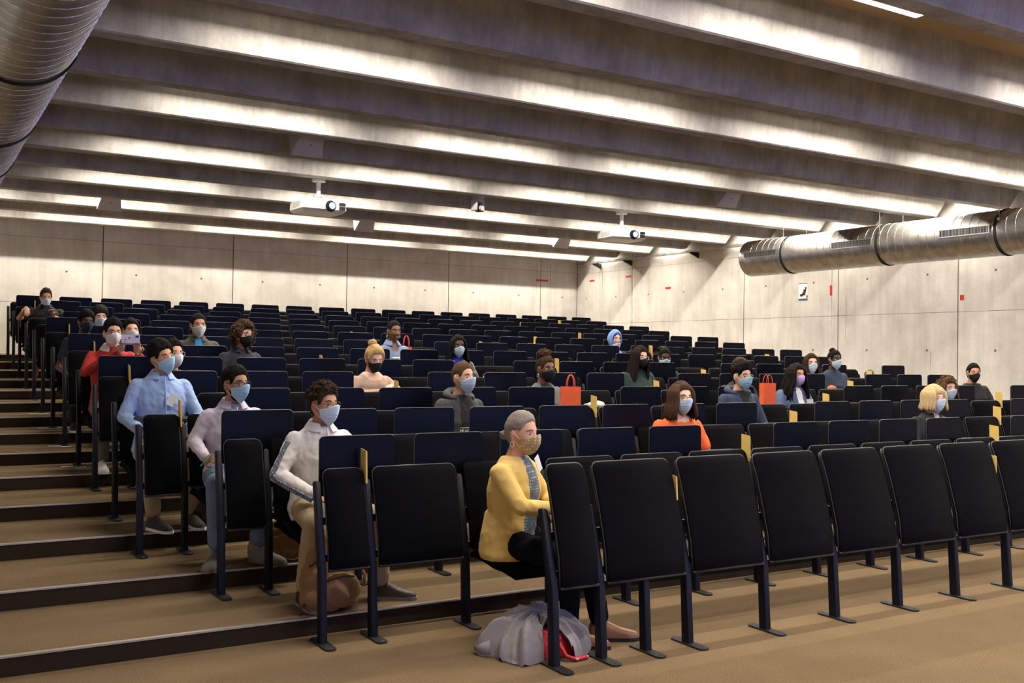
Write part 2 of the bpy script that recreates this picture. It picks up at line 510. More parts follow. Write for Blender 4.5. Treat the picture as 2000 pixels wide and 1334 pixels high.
duct('ventilation_duct', 'dark spiral steel duct overhead at the upper left corner', 0.57, 3.59, [13.40, 11.20, 9.15, 6.90, 4.7, 2.5], -3.5, 14.47, -1)

# cable tray on brackets under the rib ends along the right wall
t = thing('cable_tray', 'grey metal cable tray on brackets high along the right wall', 'cable tray', (15.50, 0, 4.06))
c = MB(); c.box(-0.10, 0.06, 6, YB-0.3, 0, 0.012); c.box(-0.10, -0.092, 6, YB-0.3, 0.012, 0.05); c.box(0.052, 0.06, 6, YB-0.3, 0.012, 0.05)
c.build('channel', M['duct'], t)
for yy in (21.4, 20.1, 17.6, 15.0, 12.4, 9.8, 7.2):
    b = MB(); b.hexa([(-0.10, yy-0.02, -0.03), (0.165, yy-0.02, -0.13), (0.165, yy+0.02, -0.13), (-0.10, yy+0.02, -0.03),
                      (-0.10, yy-0.02, 0), (0.165, yy-0.02, 0), (0.165, yy+0.02, 0), (-0.10, yy+0.02, 0)])
    b.build('bracket', M['shell'], t)

# ------------------------------------------------------------------ projectors, camera, loudspeakers
def projector(x, y, rz, label):
    t = thing('projector', label, 'projector', (x, y, ZB), rz, 'ceiling projectors')
    m = MB()
    m.loft([[(0.10*math.cos(2*PI*k/24), 0.10*math.sin(2*PI*k/24), z) for k in range(24)] for z in (-0.03, 0.0)]); m.build('ceiling_plate', M['white'], t, smooth=40)
    m = MB(); m.tube([(0, 0, -0.03), (0, 0, -0.30)], 0.033, 16)
    m.tube([(0, 0, -0.235), (0, 0, -0.26)], 0.072, 20); m.build('drop_pole', M['white'], t, smooth=40)
    m = MB(); m.box(-0.20, 0.24, -0.16, 0.16, -0.32, -0.295); m.box(-0.07, 0.07, -0.07, 0.07, -0.30, -0.27); m.build('mount_bracket', M['white'], t)
    b = MB()
    b.loft([rrect(-0.30, 0.30, -0.23, 0.25, -0.50, 0.05), rrect(-0.345, 0.345, -0.27, 0.28, -0.46, 0.06), rrect(-0.345, 0.345, -0.27, 0.28, -0.345, 0.06), rrect(-0.32, 0.32, -0.24, 0.25, -0.325, 0.05)])
    body = b.build('casing', M['white'], t, smooth=35)
    v = MB(); v.box(0.215, 0.315, -0.274, -0.268, -0.455, -0.405); v.box(0.215, 0.315, -0.274, -0.268, -0.395, -0.35); v.build('vent_slot', M['black'], body)
    v = MB()
    for k in range(8): v.box(-0.349, -0.343, -0.17+k*0.035, -0.15+k*0.035, -0.44, -0.36)
    v.build('side_grille', M['greyw'], body)
    l = MB(); l.loft([[(px_, yy, pz) for px_, pz in [(0.085+0.085*math.cos(2*PI*k/28)*(1 if abs(math.cos(2*PI*k/28)) < .7 else .95), -0.41+0.082*math.sin(2*PI*k/28)) for k in range(28)]] for yy in (-0.272, -0.265)])
    l.build('lens_recess', M['black'], t)
    l = MB()
    for rr, ya, yb_ in ((0.070, -0.30, -0.26), (0.062, -0.325, -0.30)):
        l.loft([[(0.085+rr*math.cos(2*PI*k/28), yy, -0.41+rr*math.sin(2*PI*k/28)) for k in range(28)] for yy in (ya, yb_)])
    lb = l.build('lens_barrel', M['black'], t, smooth=40)
    g = MB(); g.ell((0.085, -0.323, -0.41), (0.048, 0.012, 0.048)); g.build('lens_glass', M['lens'], lb, smooth=179)
    return t
M['lens'] = simple('lit_lens', (0.1, 0.2, 0.9), 0.1, emit=(0.25, 0.45, 1.0), es=3.5)
projector(5.14, 14.02, math.radians(2), 'white ceiling projector with lit blue lens, left one, nearer the left aisle')
projector(10.68, 14.00, math.radians(-6), 'white ceiling projector with lit blue lens, right one, near the steel duct')

t = thing('security_camera', 'small grey pan-tilt camera hanging from a rib between the two projectors', 'camera', (7.80, 14.0, ZB), math.radians(20))
m = MB(); m.tube([(0, 0, 0), (0, 0, -0.02)], 0.10, 24); m.tube([(0, 0, -0.02), (0, 0, -0.055)], [0.085, 0.095], 24); m.build('base', M['greyw'], t, smooth=40)
m = MB()
for sx in (-1, 1): m.box(sx*0.085-0.018, sx*0.085+0.018, -0.06, 0.06, -0.235, -0.05, bev=0.012)
m.box(-0.08, 0.08, -0.05, 0.06, -0.08, -0.05); m.build('yoke', M['greyw'], t, smooth=35)
m = MB(); m.ell((0, 0, -0.175), (0.066, 0.075, 0.07)); h = m.build('camera_head', M['black'], t, smooth=179)
m = MB(); m.tube([(0, -0.06, -0.185), (0, -0.10, -0.19)], 0.04, 20); m.build('lens', M['greyw'], h, smooth=40)

def speaker(x, y, label):
    """wedge-shaped ceiling loudspeaker: level top, upright back, slanting front"""
    t = thing('loudspeaker', label, 'loudspeaker', (x, y, ZB+0.14), 0, 'wedge loudspeakers between the ribs')
    w, d, h = 0.20, 0.30, 0.26
    m = MB()
    rings = []
    for sx in (-1, -0.9, 0.9, 1):
        e = 0.0 if abs(sx) < 0.95 else 0.012
        rings.append([(sx*w*0.72, -d+e, -e), (sx*w*0.74, -d+e, -0.02-e*.5), (sx*w, -0.10, -h+e), (sx*w, -0.06-e, -h+0.01+e), (sx*w, 0-e, -e)])
    m.loft(rings); c = m.build('cabinet', M['greyw'], t, smooth=30)
    g = MB(); g.ell((0.01, -0.205, -h*0.52), (0.010, 0.010, 0.008)); g.build('logo_badge', M['black'], c)
    b = MB(); b.box(-0.05, 0.05, -0.2, -0.1, 0.0, ZC-ZB-0.14); b.build('ceiling_bracket', M['greyw'], t)
    return t
for x, y, pos in ((4.20, 11.98, 'nearer gap, left of the two'), (11.15, 11.98, 'nearer gap, right of the two'), (3.0, 18.62, 'far gap, leftmost of three'),
                  (7.75, 18.62, 'far gap, middle of three'), (12.45, 18.62, 'far gap, rightmost of three')):
    speaker(x, y, 'grey wedge loudspeaker hanging between the ribs, '+pos)

# ------------------------------------------------------------------ tape marks and poster on the walls
def mark(x0, x1, y0, y1, z0, z1, label):
    cx, cy, cz = (x0+x1)/2, (y0+y1)/2, z0
    m = MB(); m.box(x0-cx, x1-cx, y0-cy, y1-cy, 0, z1-z0)
    tag(m.build('tape_strip', M['red_tape'], loc=(cx, cy, cz)), label, 'tape', 'red tape strips on the walls')
mark(14.34, 14.72, YB-0.004, YB-0.001, 3.61, 3.66, 'long level strip of red tape on the back wall near the corner')
def rmark(ya, yb_, za, zb_, label): mark(XR-0.004, XR-0.001, ya, yb_, za, zb_, label)
rmark(21.70, 21.92, 3.62, 3.67, 'small level red tape strip on the right wall, closest to the corner')
rmark(20.10, 20.34, 3.64, 3.69, 'small level red tape strip on the right wall, second from the corner')
rmark(18.58, 18.78, 3.27, 3.32, 'small level red tape strip on the right wall, third from the corner')
rmark(13.69, 13.75, 2.90, 3.10, 'upright red tape strip on the right wall beside the poster')
rmark(10.80, 10.88, 2.69, 2.78, 'torn stub of red tape on the right wall, below the duct, far right')
t = thing('poster', 'small white poster with a dark drawing and blue foot on the right wall', 'poster', (XR-0.003, 14.44, 2.83))
m = MB(); m.box(-0.003, 0.0, -0.12, 0.12, 0, 0.345); m.build('sheet', M['paper'], t)
m = MB(); m.box(-0.005, -0.003, -0.12, 0.12, 0.0, 0.035); m.build('foot_band', simple('poster_blue', (0.04, 0.09, 0.18), 0.7), t)
m = MB(); m.box(-0.005, -0.003, -0.12, 0.12, 0.335, 0.345)
for (a, b, c, d) in ((-0.06, 0.02, 0.10, 0.16), (-0.08, -0.01, 0.16, 0.22), (-0.09, -0.05, 0.22, 0.27), (0.0, 0.08, 0.08, 0.13)): m.box(-0.005, -0.003, a, b, c, d)
m.add([(-0.005, 0.085, 0.235), (-0.005, 0.075, 0.225), (-0.005, -0.02, 0.15), (-0.005, -0.01, 0.16)], [(0, 1, 2, 3)])
m.build('drawing', M['black'], t)
m = MB(); m.ell((-0.004, -0.105, 0.075), (0.002, 0.022, 0.03)); m.build('red_dot', M['red_tape'], t)

# ------------------------------------------------------------------ seats
FULL, HALF = 0.60, 0.30
def yprof(z, top):
    """rear lean and S-curve of the seat panel, y behind the post foot line"""
    P = [(0.40, 0.020), (0.56, 0.038), (0.73, 0.083), (0.90, 0.134), (1.03, 0.190)]
    if z <= P[0][0]: return P[0][1]
    for (a, ya), (b, yb_) in zip(P, P[1:]):
        if z <= b:
            u = (z-a)/(b-a); return ya+(yb_-ya)*u
    return P[-1][1]

def panel_rings(x0, x1, z0, z1, f, thick, rad=0.04, n=9):
    zs = [z0, z0+0.008]+[z0+0.008+(z1-rad-z0-0.008)*i/n for i in range(1, n+1)]
    zs += [z1-rad+rad*math.sin(math.radians(a)) for a in (22, 45, 66, 84)]
    rings = []
    for z in zs:
        ins = 0.0
        if z > z1-rad: ins = rad-math.sqrt(max(0, rad*rad-(z-(z1-rad))**2))
        if z == z0: ins = 0.01
        a, b = x0+ins, x1-ins
        y = f(z); bv = 0.008
        rings.append([(a+bv, y-thick/2, z), (b-bv, y-thick/2, z), (b, y-thick/2+bv, z), (b, y+thick/2-bv, z), (b-bv, y+thick/2, z), (a+bv, y+thick/2, z), (a, y+thick/2-bv, z), (a, y-thick/2+bv, z)])
    return rings

_mc = {}
def shared(key, fn):
    if key not in _mc: _mc[key] = fn()
    return _mc[key]

def me_pan(w, top, folded):
    def mk():
        m = MB()
        if folded:
            m.loft(panel_rings(0.03, w-0.03, 0.405, top, lambda z: yprof(z, top)-0.022, 0.034))
        else:
            # turned down: S-shaped cushion reaching forward with a curled front lip
            pr = [(0.015, 0.405), (-0.06, 0.425), (-0.16, 0.415), (-0.26, 0.400), (-0.36, 0.400), (-0.42, 0.385), (-0.45, 0.355)]
            rings = []
            for i, (y, z) in enumerate(pr):
                th = 0.028 if 0 < i < len(pr)-1 else 0.014
                ins = 0.03 if i == len(pr)-1 else (0.012 if i == len(pr)-2 else 0)
                a, b = 0.035+ins, w-0.035-ins
                rings.append([(a, y, z-th), (b, y, z-th), (b+0.006, y, z), (b, y, z+th), (a, y, z+th), (a-0.006, y, z)])
            m.loft(rings)
        return m.mesh('seat_pan', M['fabric'], 50)
    return shared(('pan', w, top, folded), mk)
def me_pipe(w, top):  # rim tube that draws the caught light along the panel edge
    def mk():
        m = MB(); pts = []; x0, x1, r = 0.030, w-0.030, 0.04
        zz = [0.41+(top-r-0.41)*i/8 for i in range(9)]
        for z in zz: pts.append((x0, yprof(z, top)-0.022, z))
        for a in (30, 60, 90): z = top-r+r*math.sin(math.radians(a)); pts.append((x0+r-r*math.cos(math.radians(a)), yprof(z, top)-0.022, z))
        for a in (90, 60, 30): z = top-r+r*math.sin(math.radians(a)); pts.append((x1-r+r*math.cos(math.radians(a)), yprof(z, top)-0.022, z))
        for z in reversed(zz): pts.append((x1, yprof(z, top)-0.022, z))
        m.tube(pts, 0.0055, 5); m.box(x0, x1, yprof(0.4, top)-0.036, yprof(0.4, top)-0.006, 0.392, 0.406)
        return m.mesh('lit_edge_piping', M['piping'], 179)
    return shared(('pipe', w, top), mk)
def me_back(w, top):
    def mk():
        m = MB(); m.loft(panel_rings(0.04, w-0.04, 0.43, top-0.012, lambda z: yprof(z, top)+0.010, 0.026))
        return m.mesh('backrest', M['shell'], 50)
    return shared(('back', w, top), mk)
def me_backpad(w, top):
    def mk():
        m = MB(); m.loft(panel_rings(0.03, w-0.03, 0.45, top, lambda z: yprof(z, top)-0.012, 0.022))
        return m.mesh('back_cushion', M['fabric'], 50)
    return shared(('bpad', w, top), mk)
def me_post(top):
    def mk():
        m = MB(); h = 0.80 if top > 1 else 0.88; ly = 0.13
        def rg(z, y, a, b): return rrect(-a, a, y-b, y+b, z, 0.006, 2)
        m.loft([rg(0.006, 0.0, 0.021, 0.030), rg(0.40, 0.025, 0.020, 0.027), rg(h-0.01, ly, 0.019, 0.022), rg(h, ly, 0.012, 0.015)])
        return m.mesh('post', M['navy'], 40)
    return shared(('post', top), mk)
def me_foot():
    def mk():
        m = MB(); m.loft([rrect(-0.033, 0.033, -0.155, 0.125, z, 0.03, 4) for z in (0.0, 0.010)])
        for y in (-0.13, 0.10): m.ell((0, y, 0.011), (0.009, 0.009, 0.003), seg=8, rings=4)
        return m.mesh('foot_plate', M['black'], 40)
    return shared('foot', mk)
def me_cross(w):
    def mk():
        m = MB()
        m.box(0.0, w, -0.012, 0.010, -0.020, 0.020)
        return m.mesh('cross_rail', M['shell'], 40)
    return shared(('cross', w), mk)
def me_tablet(flat):
    def mk():
        m = MB(); a, b = -0.262, 0.205
        if flat:
            m.loft([rrect(a, b, 0.19, 0.53, z, 0.035, 4) for z in (0.888, 0.908)])
        else:
            pts = []
            for (x, z) in [(p[0], p[1]) for p in rrect(a, b, 0.785, 1.125, 0, 0.030, 4)]: pts.append((x, z))
            m.loft([[(x, 0.185+(z-0.785)*0.02+dy, z) for x, z in pts] for dy in (0.0, 0.019)])
        me = m.mesh('writing_tablet', [M['tablet']], 40)
        return me
    return shared(('tab', flat), mk)
def me_tabedge(flat):
    def mk():
        m = MB(); a, b = -0.262, 0.205
        if flat: pts = [(p[0], p[1], 0.898) for p in rrect(a, b, 0.19, 0.53, 0, 0.035, 4)]
        else: pts = [(p[0], 0.185+(p[1]-0.785)*0.02+0.009, p[1]) for p in rrect(a, b, 0.785, 1.125, 0, 0.030, 4)]
        m.tube(pts, 0.0035, 5, closed=True)
        return m.mesh('edge_band', M['tabedge'], 179)
    return shared(('tedge', flat), mk)

FLAT = {(5, 11.3), (4, 9.8), (11, 1.7), (3, 1.7), (1, 5.3), (3, 5.3), (3, 7.7), (3, 8.3), (5, 8.3), (7, 5.3), (7, 8.9), (2, 6.8), (1, 8.3), (4, 9.8), (3, 11.3), (2, 9.8), (5, 5.3), (4, 3.8), (4, 6.8)}
OCC = {(12, 1.4), (8, 1.4), (9, 1.7), (6, 1.4), (7, 1.7), (4, 1.4), (5, 1.7), (3, 1.7), (2, 2.0), (1, 2.9), (7, 2.3), (6, 2.6), (7, 4.7), (5, 3.5), (6, 5.0), (3, 3.5),
       (4, 5.0), (8, 8.6), (5, 6.5), (5, 7.1), (6, 8.0), (2, 5.0), (3, 6.5), (4, 7.4), (4, 8.6), (5, 9.5), (5, 10.1), (2, 8.0), (3, 9.5), (4, 11.6)}
OCC.discard((5, 7.1)); OCC.discard((4, 8.6)); OCC.add((4, 8.0)); 

def seat(k, x, w, n, half, post_at_end, has_tab, extra=False):
    top = 1.025 if k == 0 else 0.945
    occ = (k, round(x, 1)) in OCC
    flat = (k, round(x, 1)) in FLAT
    kind = 'narrow black folding seat' if half else 'black folding seat'
    state = ', folded down' if occ else ''
    lab = '%s%s, %s row from the front, %s from the left aisle' % (kind, state, ORD[k], ORD[n])
    t = thing('auditorium_seat', lab, 'seat', (x, row_y(k), row_z(k)), 0, 'folding seats of the tiered rows')
    if occ:
        obj('back_cushion', me_backpad(w, top), t)
        obj('seat_pan', me_pan(w, top, False), t)
    else:
        p = obj('seat_pan', me_pan(w, top, True), t)
        obj('lit_edge_piping', me_pipe(w, top), p)
    obj('backrest', me_back(w, top), t)
    obj('cross_rail', me_cross(w), t, (0, 0.057, 0.46)); obj('cross_rail', me_cross(w), t, (0, 0.097, 0.66))
    xs = [0.0]+([w] if post_at_end else [])+([0.30] if extra else [])
    for px_ in xs:
        po = obj('post', me_post(top), t, (px_, 0, 0))
        obj('foot_plate', me_foot(), po)
    if has_tab:
        tb = obj('writing_tablet', me_tablet(flat), t)
        obj('edge_band', me_tabedge(flat), tb)
        if flat:
            tb['label'] = 'writing tablet swung level for use'
    return t

ROWS = {}
for k in range(0, 15):
    seats = []
    if k == 0: seats = [(2.9, HALF)]+[(3.2+0.6*i, FULL) for i in range(15)]
    elif k == 1: seats = [(2.0, HALF)]+[(2.3+0.6*i, FULL) for i in range(16)]+[(11.9, HALF)]
    elif k == 2: seats = [(1.7, HALF)]+[(2.0+0.6*i, FULL) for i in range(17)]
    elif k % 2: seats = [(1.4, HALF)]+[(1.7+0.6*i, FULL) for i in range(17)]+[(11.9, HALF)]
    else: seats = [(1.4+0.6*i, FULL) for i in range(18)]
    ROWS[k] = seats
    y, z = row_y(k), row_z(k)
    for n, (x, w) in enumerate(seats):
        if not any(in_view((xx, y, z+h)) for xx in (x, x+w) for h in (0.0, 0.5, 1.0)):
            continue
        first_col = n == 0
        tab = k not in (0, 14) and not first_col
        end = n == len(seats)-1
        seat(k, round(x, 3), w, n, w == HALF, end, tab, extra=(k == 0 and n == 1))

# yellow folded cards slipped over seat posts
CARDS = [(1, 2.3), (0, 3.8), (0, 6.8), (3, 1.7), (3, 5.3), (1, 5.3), (3, 8.3), (2, 6.8), (3, 11.3), (2, 9.8), (1, 8.3), (4, 9.8), (5, 11.3), (5, 8.3), (4, 6.8), (8, 9.8),
         (6, 6.8), (9, 8.3), (10, 9.8), (13, 11.3), (12, 9.8), (11, 11.3), (8, 6.8), (7, 11.3), (5, 1.7), (7, 1.7), (9, 1.7), (13, 1.7), (6, 3.8), (9, 5.3), (4, 3.8)]
for (k, x) in CARDS:
    m = MB()
    if k == 0: za, zb_ = 0.795, 0.935
    else: za, zb_ = 0.86, 1.05
    yy = 0.13
    j = random.uniform(-0.008, 0.008)
    m.hexa([(-0.022, yy-0.045, za), (-0.019, yy-0.045, za), (-0.017, yy+0.040, za), (-0.020, yy+0.040, za),
            (-0.022+j, yy-0.043, zb_-0.004), (-0.019+j, yy-0.043, zb_-0.004), (-0.015+j, yy+0.042, zb_+0.004), (-0.018+j, yy+0.042, zb_+0.004)])
    m.hexa([(-0.022, yy-0.047, za), (-0.012, yy-0.047, za), (-0.012, yy-0.044, za), (-0.022, yy-0.044, za),
            (-0.022+j, yy-0.045, zb_-0.004), (-0.013+j, yy-0.045, zb_-0.008), (-0.013+j, yy-0.042, zb_-0.008), (-0.022+j, yy-0.042, zb_-0.004)])
    n = [round(s[0], 1) for s in ROWS[k]].index(x)
    o = m.build('card_sign', M['card'], loc=(x, row_y(k), row_z(k)))
    tag(o, 'yellow card, %s row from the front, beside %s seat from the left' % (ORD[k], ORD[n]), 'card', 'yellow cards on the seat posts')

# flat white strips by the aisle posts
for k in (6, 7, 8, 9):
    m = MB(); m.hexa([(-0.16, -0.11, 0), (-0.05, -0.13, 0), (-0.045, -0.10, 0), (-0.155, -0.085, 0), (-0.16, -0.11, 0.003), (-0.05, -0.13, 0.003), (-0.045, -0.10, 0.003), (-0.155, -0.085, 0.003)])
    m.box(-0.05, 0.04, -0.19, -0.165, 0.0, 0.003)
    tag(m.build('floor_strip', M['paper'], loc=(1.4, row_y(k), row_z(k))), 'white strips on the step by the aisle post of the %s row from the front' % ORD[k], 'tape', 'white strips on the steps')

# ------------------------------------------------------------------ people
def npnoise(p, s, seed=0.0):
    return noise.noise(Vector((p[0]*s+seed, p[1]*s+seed*1.7, p[2]*s-seed)))

def bake(mb, voxel, smooth=4, fac=0.5):
    """fuses overlapping closed shapes into ONE continuous skin"""
    me = mb.mesh('tmp', M['black'])
    o = bpy.data.objects.new('tmp', me); COL.objects.link(o)
    r = o.modifiers.new('r', 'REMESH'); r.mode = 'VOXEL'; r.voxel_size = voxel; r.adaptivity = 0.0
    if smooth:
        q = o.modifiers.new('s', 'SMOOTH'); q.factor = fac; q.iterations = smooth
    dg = bpy.context.evaluated_depsgraph_get()
    out = bpy.data.meshes.new_from_object(o.evaluated_get(dg))
    bpy.data.objects.remove(o); bpy.data.meshes.remove(me)
    return out

def finish(me, name, mat, smooth=True):
    me.name = name
    me.materials.clear(); me.materials.append(mat)
    me.polygons.foreach_set('use_smooth', [smooth]*len(me.polygons))
    me.update()
    return me

def wrinkle(me, amp, scale, seed, stretch=(1, 1, 1)):
    me.update()
    n = len(me.vertices); co = np.empty(n*3); me.vertices.foreach_get('co', co); co = co.reshape(-1, 3)
    no = np.empty(n*3); me.vertices.foreach_get('normal', no); no = no.reshape(-1, 3)
    def rdg(q):
        return 0.45-abs(noise.noise(q))*1.6
    d = np.array([0.75*rdg(Vector((p[0]*scale*0.8*stretch[0]+seed, p[1]*scale*0.8*stretch[1]+p[2]*2.0, p[2]*scale*0.8*stretch[2]+p[0]*3.0+seed*2)))
                  + 0.45*rdg(Vector((p[0]*scale*1.9, p[1]*scale*1.9+seed, p[2]*scale*1.9+p[0]*6))) for p in co])
    co = co+no*(d*amp)[:, None]
    me.vertices.foreach_set('co', co.ravel()); me.update()

def submesh(me, keep, name, mat):
    """split: the polygons for which keep(centre, normal) holds become a mesh of their own"""
    n = len(me.vertices)
    vs = [tuple(v.co) for v in me.vertices]
    A, B = [], []
    for p in me.polygons:
        (A if keep(p.center, p.normal) else B).append(tuple(p.vertices))
    def mk(fs, nm, mt):
        used = sorted({i for f in fs for i in f}); ix = {u: i for i, u in enumerate(used)}
        m = bpy.data.meshes.new(nm); m.from_pydata([vs[u] for u in used], [], [tuple(ix[i] for i in f) for f in fs])
        m.materials.append(mt); m.polygons.foreach_set('use_smooth', [True]*len(m.polygons)); m.update(); return m
    return mk(A, name, mat), mk(B, me.name, me.materials[0])

# ---- head surface: direction (a = azimuth from the face, e = elevation) -> point, head centre at the origin, face towards -Y
def G(a, e):
    a = np.asarray(a, float); e = np.asarray(e, float)
    sx, cy_, sz = np.sin(a)*np.cos(e), -np.cos(a)*np.cos(e), np.sin(e)
    x = sx*0.074; y = cy_*0.094; z = sz*0.118
    back = np.clip(cy_, 0, 1); front = np.clip(-cy_, 0, 1)
    low = np.clip(-z/0.118, 0, 1)
    x = x*(1-0.30*low**1.6)*(1+0.05*np.clip(z/0.118, 0, 1)*back)
    y = y+back*0.010*np.clip(0.5+z/0.1, 0, 1)
    y = np.where(y > 0, y*(1-0.55*low**1.3), y)
    y = y-0.006*low*front
    y = y*(1-0.06*front*np.clip(z/0.118, 0, 1))
    return np.stack([x, y, z], -1)

def Fh(a, e):
    P = G(a, e)
    x, y, z = P[..., 0].copy(), P[..., 1].copy(), P[..., 2].copy()
    fr = np.clip(-y/0.05, 0, 1)
    def g(cx, cz, sx, sz): return np.exp(-((x-cx)/sx)**2-((z-cz)/sz)**2)*fr
    d = 0.020*g(0, -0.030, 0.012, 0.014)+0.012*g(0, -0.010, 0.008, 0.022)
    d += 0.006*(g(0.013, -0.036, 0.007, 0.007)+g(-0.013, -0.036, 0.007, 0.007))
    for s in (-1, 1):
        d += -0.010*g(s*0.031, 0.008, 0.015, 0.010)+0.0045*g(s*0.030, 0.028, 0.018, 0.007)+0.005*g(s*0.040, -0.022, 0.018, 0.016)
    d += 0.0065*g(0, -0.060, 0.020, 0.006)+0.0055*g(0, -0.071, 0.016, 0.006)-0.003*g(0, -0.0655, 0.020, 0.0025)
    d += 0.007*g(0, -0.098, 0.018, 0.012)
    y = y-d
    return np.stack([x, y, z], -1)

def head_shape(mb, T, fn=Fh, na=64, ne=44):
    vs = []; 
    E = np.linspace(-PI/2, PI/2, ne+1)[1:-1]; A = np.linspace(0, 2*PI, na, endpoint=False)
    for e in E:
        for p in fn(A, np.full(na, e)): vs.append(T @ Vector(p))
    n = len(E)
    vs.append(T @ Vector(fn(np.array([0.]), np.array([-PI/2]))[0])); vs.append(T @ Vector(fn(np.array([0.]), np.array([PI/2]))[0]))
    fs = []
    for i in range(n-1):
        for j in range(na):
            k = (j+1) % na; fs.append((i*na+j, i*na+k, (i+1)*na+k, (i+1)*na+j))
    for j in range(na):
        k = (j+1) % na; fs.append((n*na, k, j)); fs.append((n*na+1, (n-1)*na+j, (n-1)*na+k))
    mb.add(vs, fs)

def lerp(x, pts):
    if x <= pts[0][0]: return pts[0][1]
    for (a, va), (b, vb) in zip(pts, pts[1:]):
        if x <= b: return va+(vb-va)*(x-a)/(b-a)
    return pts[-1][1]

def hair_cap(T, top=0.020, side=0.010, amp=0.006, scale=30, front=0.60, sideb=0.10, back=-0.75, seed=1.0, ears=0.30, part=0.0, crown=0.0):
    """closed cap over the scalp; below the hairline it dives inside the head"""
    def fn(a, e):
        P = G(a, e); a = np.abs((a+PI) % (2*PI)-PI)
        line = np.array([lerp(x, [(0, front+0.03), (0.45, front), (0.80, front-0.14), (1.02, sideb), (1.22, sideb-0.12), (1.34, ears), (1.85, ears-0.15), (2.1, back), (3.2, back-0.12)]) for x in np.atleast_1d(a)])
        t = np.clip((e-line)/0.10, 0, 1); t = t*t*(3-2*t)
        up = np.clip(P[..., 2]/0.1, 0, 1)
        th = side+(top-side)*up**0.7+crown*np.exp(-((P[..., 0])/0.05)**2)*np.clip(-P[..., 1]/0.06, 0, 1)*up
        nz = np.array([noise.noise(Vector((p[0]*scale+seed, p[1]*scale*0.7, p[2]*scale+seed)))+0.5*noise.noise(Vector((p[0]*scale*2.4, p[1]*scale*2.4+seed, p[2]*scale*2.4))) for p in P])
        nrm = P/np.maximum(np.linalg.norm(P/np.array([1, 1, 1.2]), axis=-1, keepdims=True), 1e-6)
        off = np.where(t > 0.01, th*(0.12+0.88*np.clip((e-line)/0.32, 0, 1)**0.5)+amp*nz*t, 0)
        Q = P+nrm*off[..., None]
        return np.where((t > 0.01)[..., None], Q, P*0.93)
    mb = MB(); head_shape(mb, T, fn, 96, 60)
    return mb

def headmat(H, yaw, pitch, roll):
    return Matrix.Translation(Vector(H)) @ Euler((pitch, roll, yaw), 'XYZ').to_matrix().to_4x4()

def mask_mesh(T, kind='surgical', deep=0.0):
    mb = MB(); na, ne = 41, 25
    out = []; 
    for layer in (0, 1):
        for i in range(ne):
            v = i/(ne-1)
            for j in range(na):
                u = -1+2*j/(na-1); a = u*1.18
                et = lerp(abs(u), [(0, 0.06), (0.25, -0.02), (0.55, -0.14), (1, -0.20)])
                eb = lerp(abs(u), [(0, -1.22), (0.5, -1.10), (1, -0.62)])
                e = et+(eb-et)*v
                P = G(np.array([a]), np.array([e]))[0]
                n = Vector((P[0], P[1]*1.0, P[2]*0.25)).normalized()
                cen = math.exp(-(u/0.42)**2)
                if kind == 'kn95':
                    off = 0.006+0.032*math.exp(-(u/0.45)**2)*math.sin(PI*min(1, v*0.95+0.14))**0.8+0.004*math.exp(-(u/0.06)**2)
                elif kind == 'cloth':
                    off = 0.006+0.026*cen*math.sin(PI*min(1, v*0.85+0.22))**0.7+0.006*(1-abs(u))
                else:
                    off = 0.006+0.024*math.exp(-(u/0.36)**2)*(1-0.55*v)+0.007*(1-u*u)
                    pl = 0.0
                    for c in (0.36, 0.50, 0.64): pl += math.exp(-((v-c-0.02*math.sin(3*u))/0.03)**2)
                    off += 0.0030*pl*(1-0.6*abs(u))-0.0016*math.cos(9*u+5*v)*(v > 0.15)*(1-abs(u))*1.2
                off += deep
                q = Vector(P)+n*(off-(0.0015 if layer else 0))
                q.z -= 0.006*v
                mb_v = T @ q
                out.append(mb_v)
    N = na*ne; fs = []
    for i in range(ne-1):
        for j in range(na-1):
            a = i*na+j; fs.append((a, a+na, a+na+1, a+1)); b = a+N; fs.append((b, b+1, b+na+1, b+na))
    for j in range(na-1):
        fs.append((j, j+1, j+1+N, j+N)); k = (ne-1)*na+j; fs.append((k, k+N, k+1+N, k+1))
    for i in range(ne-1):
        k = i*na; fs.append((k, k+N, k+na+N, k+na)); k = i*na+na-1; fs.append((k, k+na, k+na+N, k+N))
    mb.add(out, fs)
    corners = [out[0], out[(ne-1)*na], out[na-1], out[(ne-1)*na+na-1]]
    return mb, corners

def glasses_mesh(T, rim=0.0016, w=0.024, h=0.017):
    mb = MB()
    for s in (-1, 1):
        c = Vector((s*0.032, -0.104, 0.005)); pts = []
        for k in range(20):
            a = 2*PI*k/20; x = math.cos(a); z = math.sin(a)
            x = math.copysign(abs(x)**0.75, x)*w; z = math.copysign(abs(z)**0.75, z)*h
            pts.append(T @ (c+Vector((x, abs(s*0.032+x)*0.18-0.003, z))))
        mb.tube(pts, rim, 6, closed=True)
        mb.tube([T @ Vector((s*0.056, -0.096, 0.010)), T @ Vector((s*0.074, -0.075, 0.011)), T @ Vector((s*0.079, 0.010, 0.010)), T @ Vector((s*0.077, 0.028, -0.004))], rim*0.9, 6)
    mb.tube([T @ Vector((-0.009, -0.108, 0.008)), T @ Vector((0, -0.111, 0.011)), T @ Vector((0.009, -0.108, 0.008))], rim, 6)
    return mb

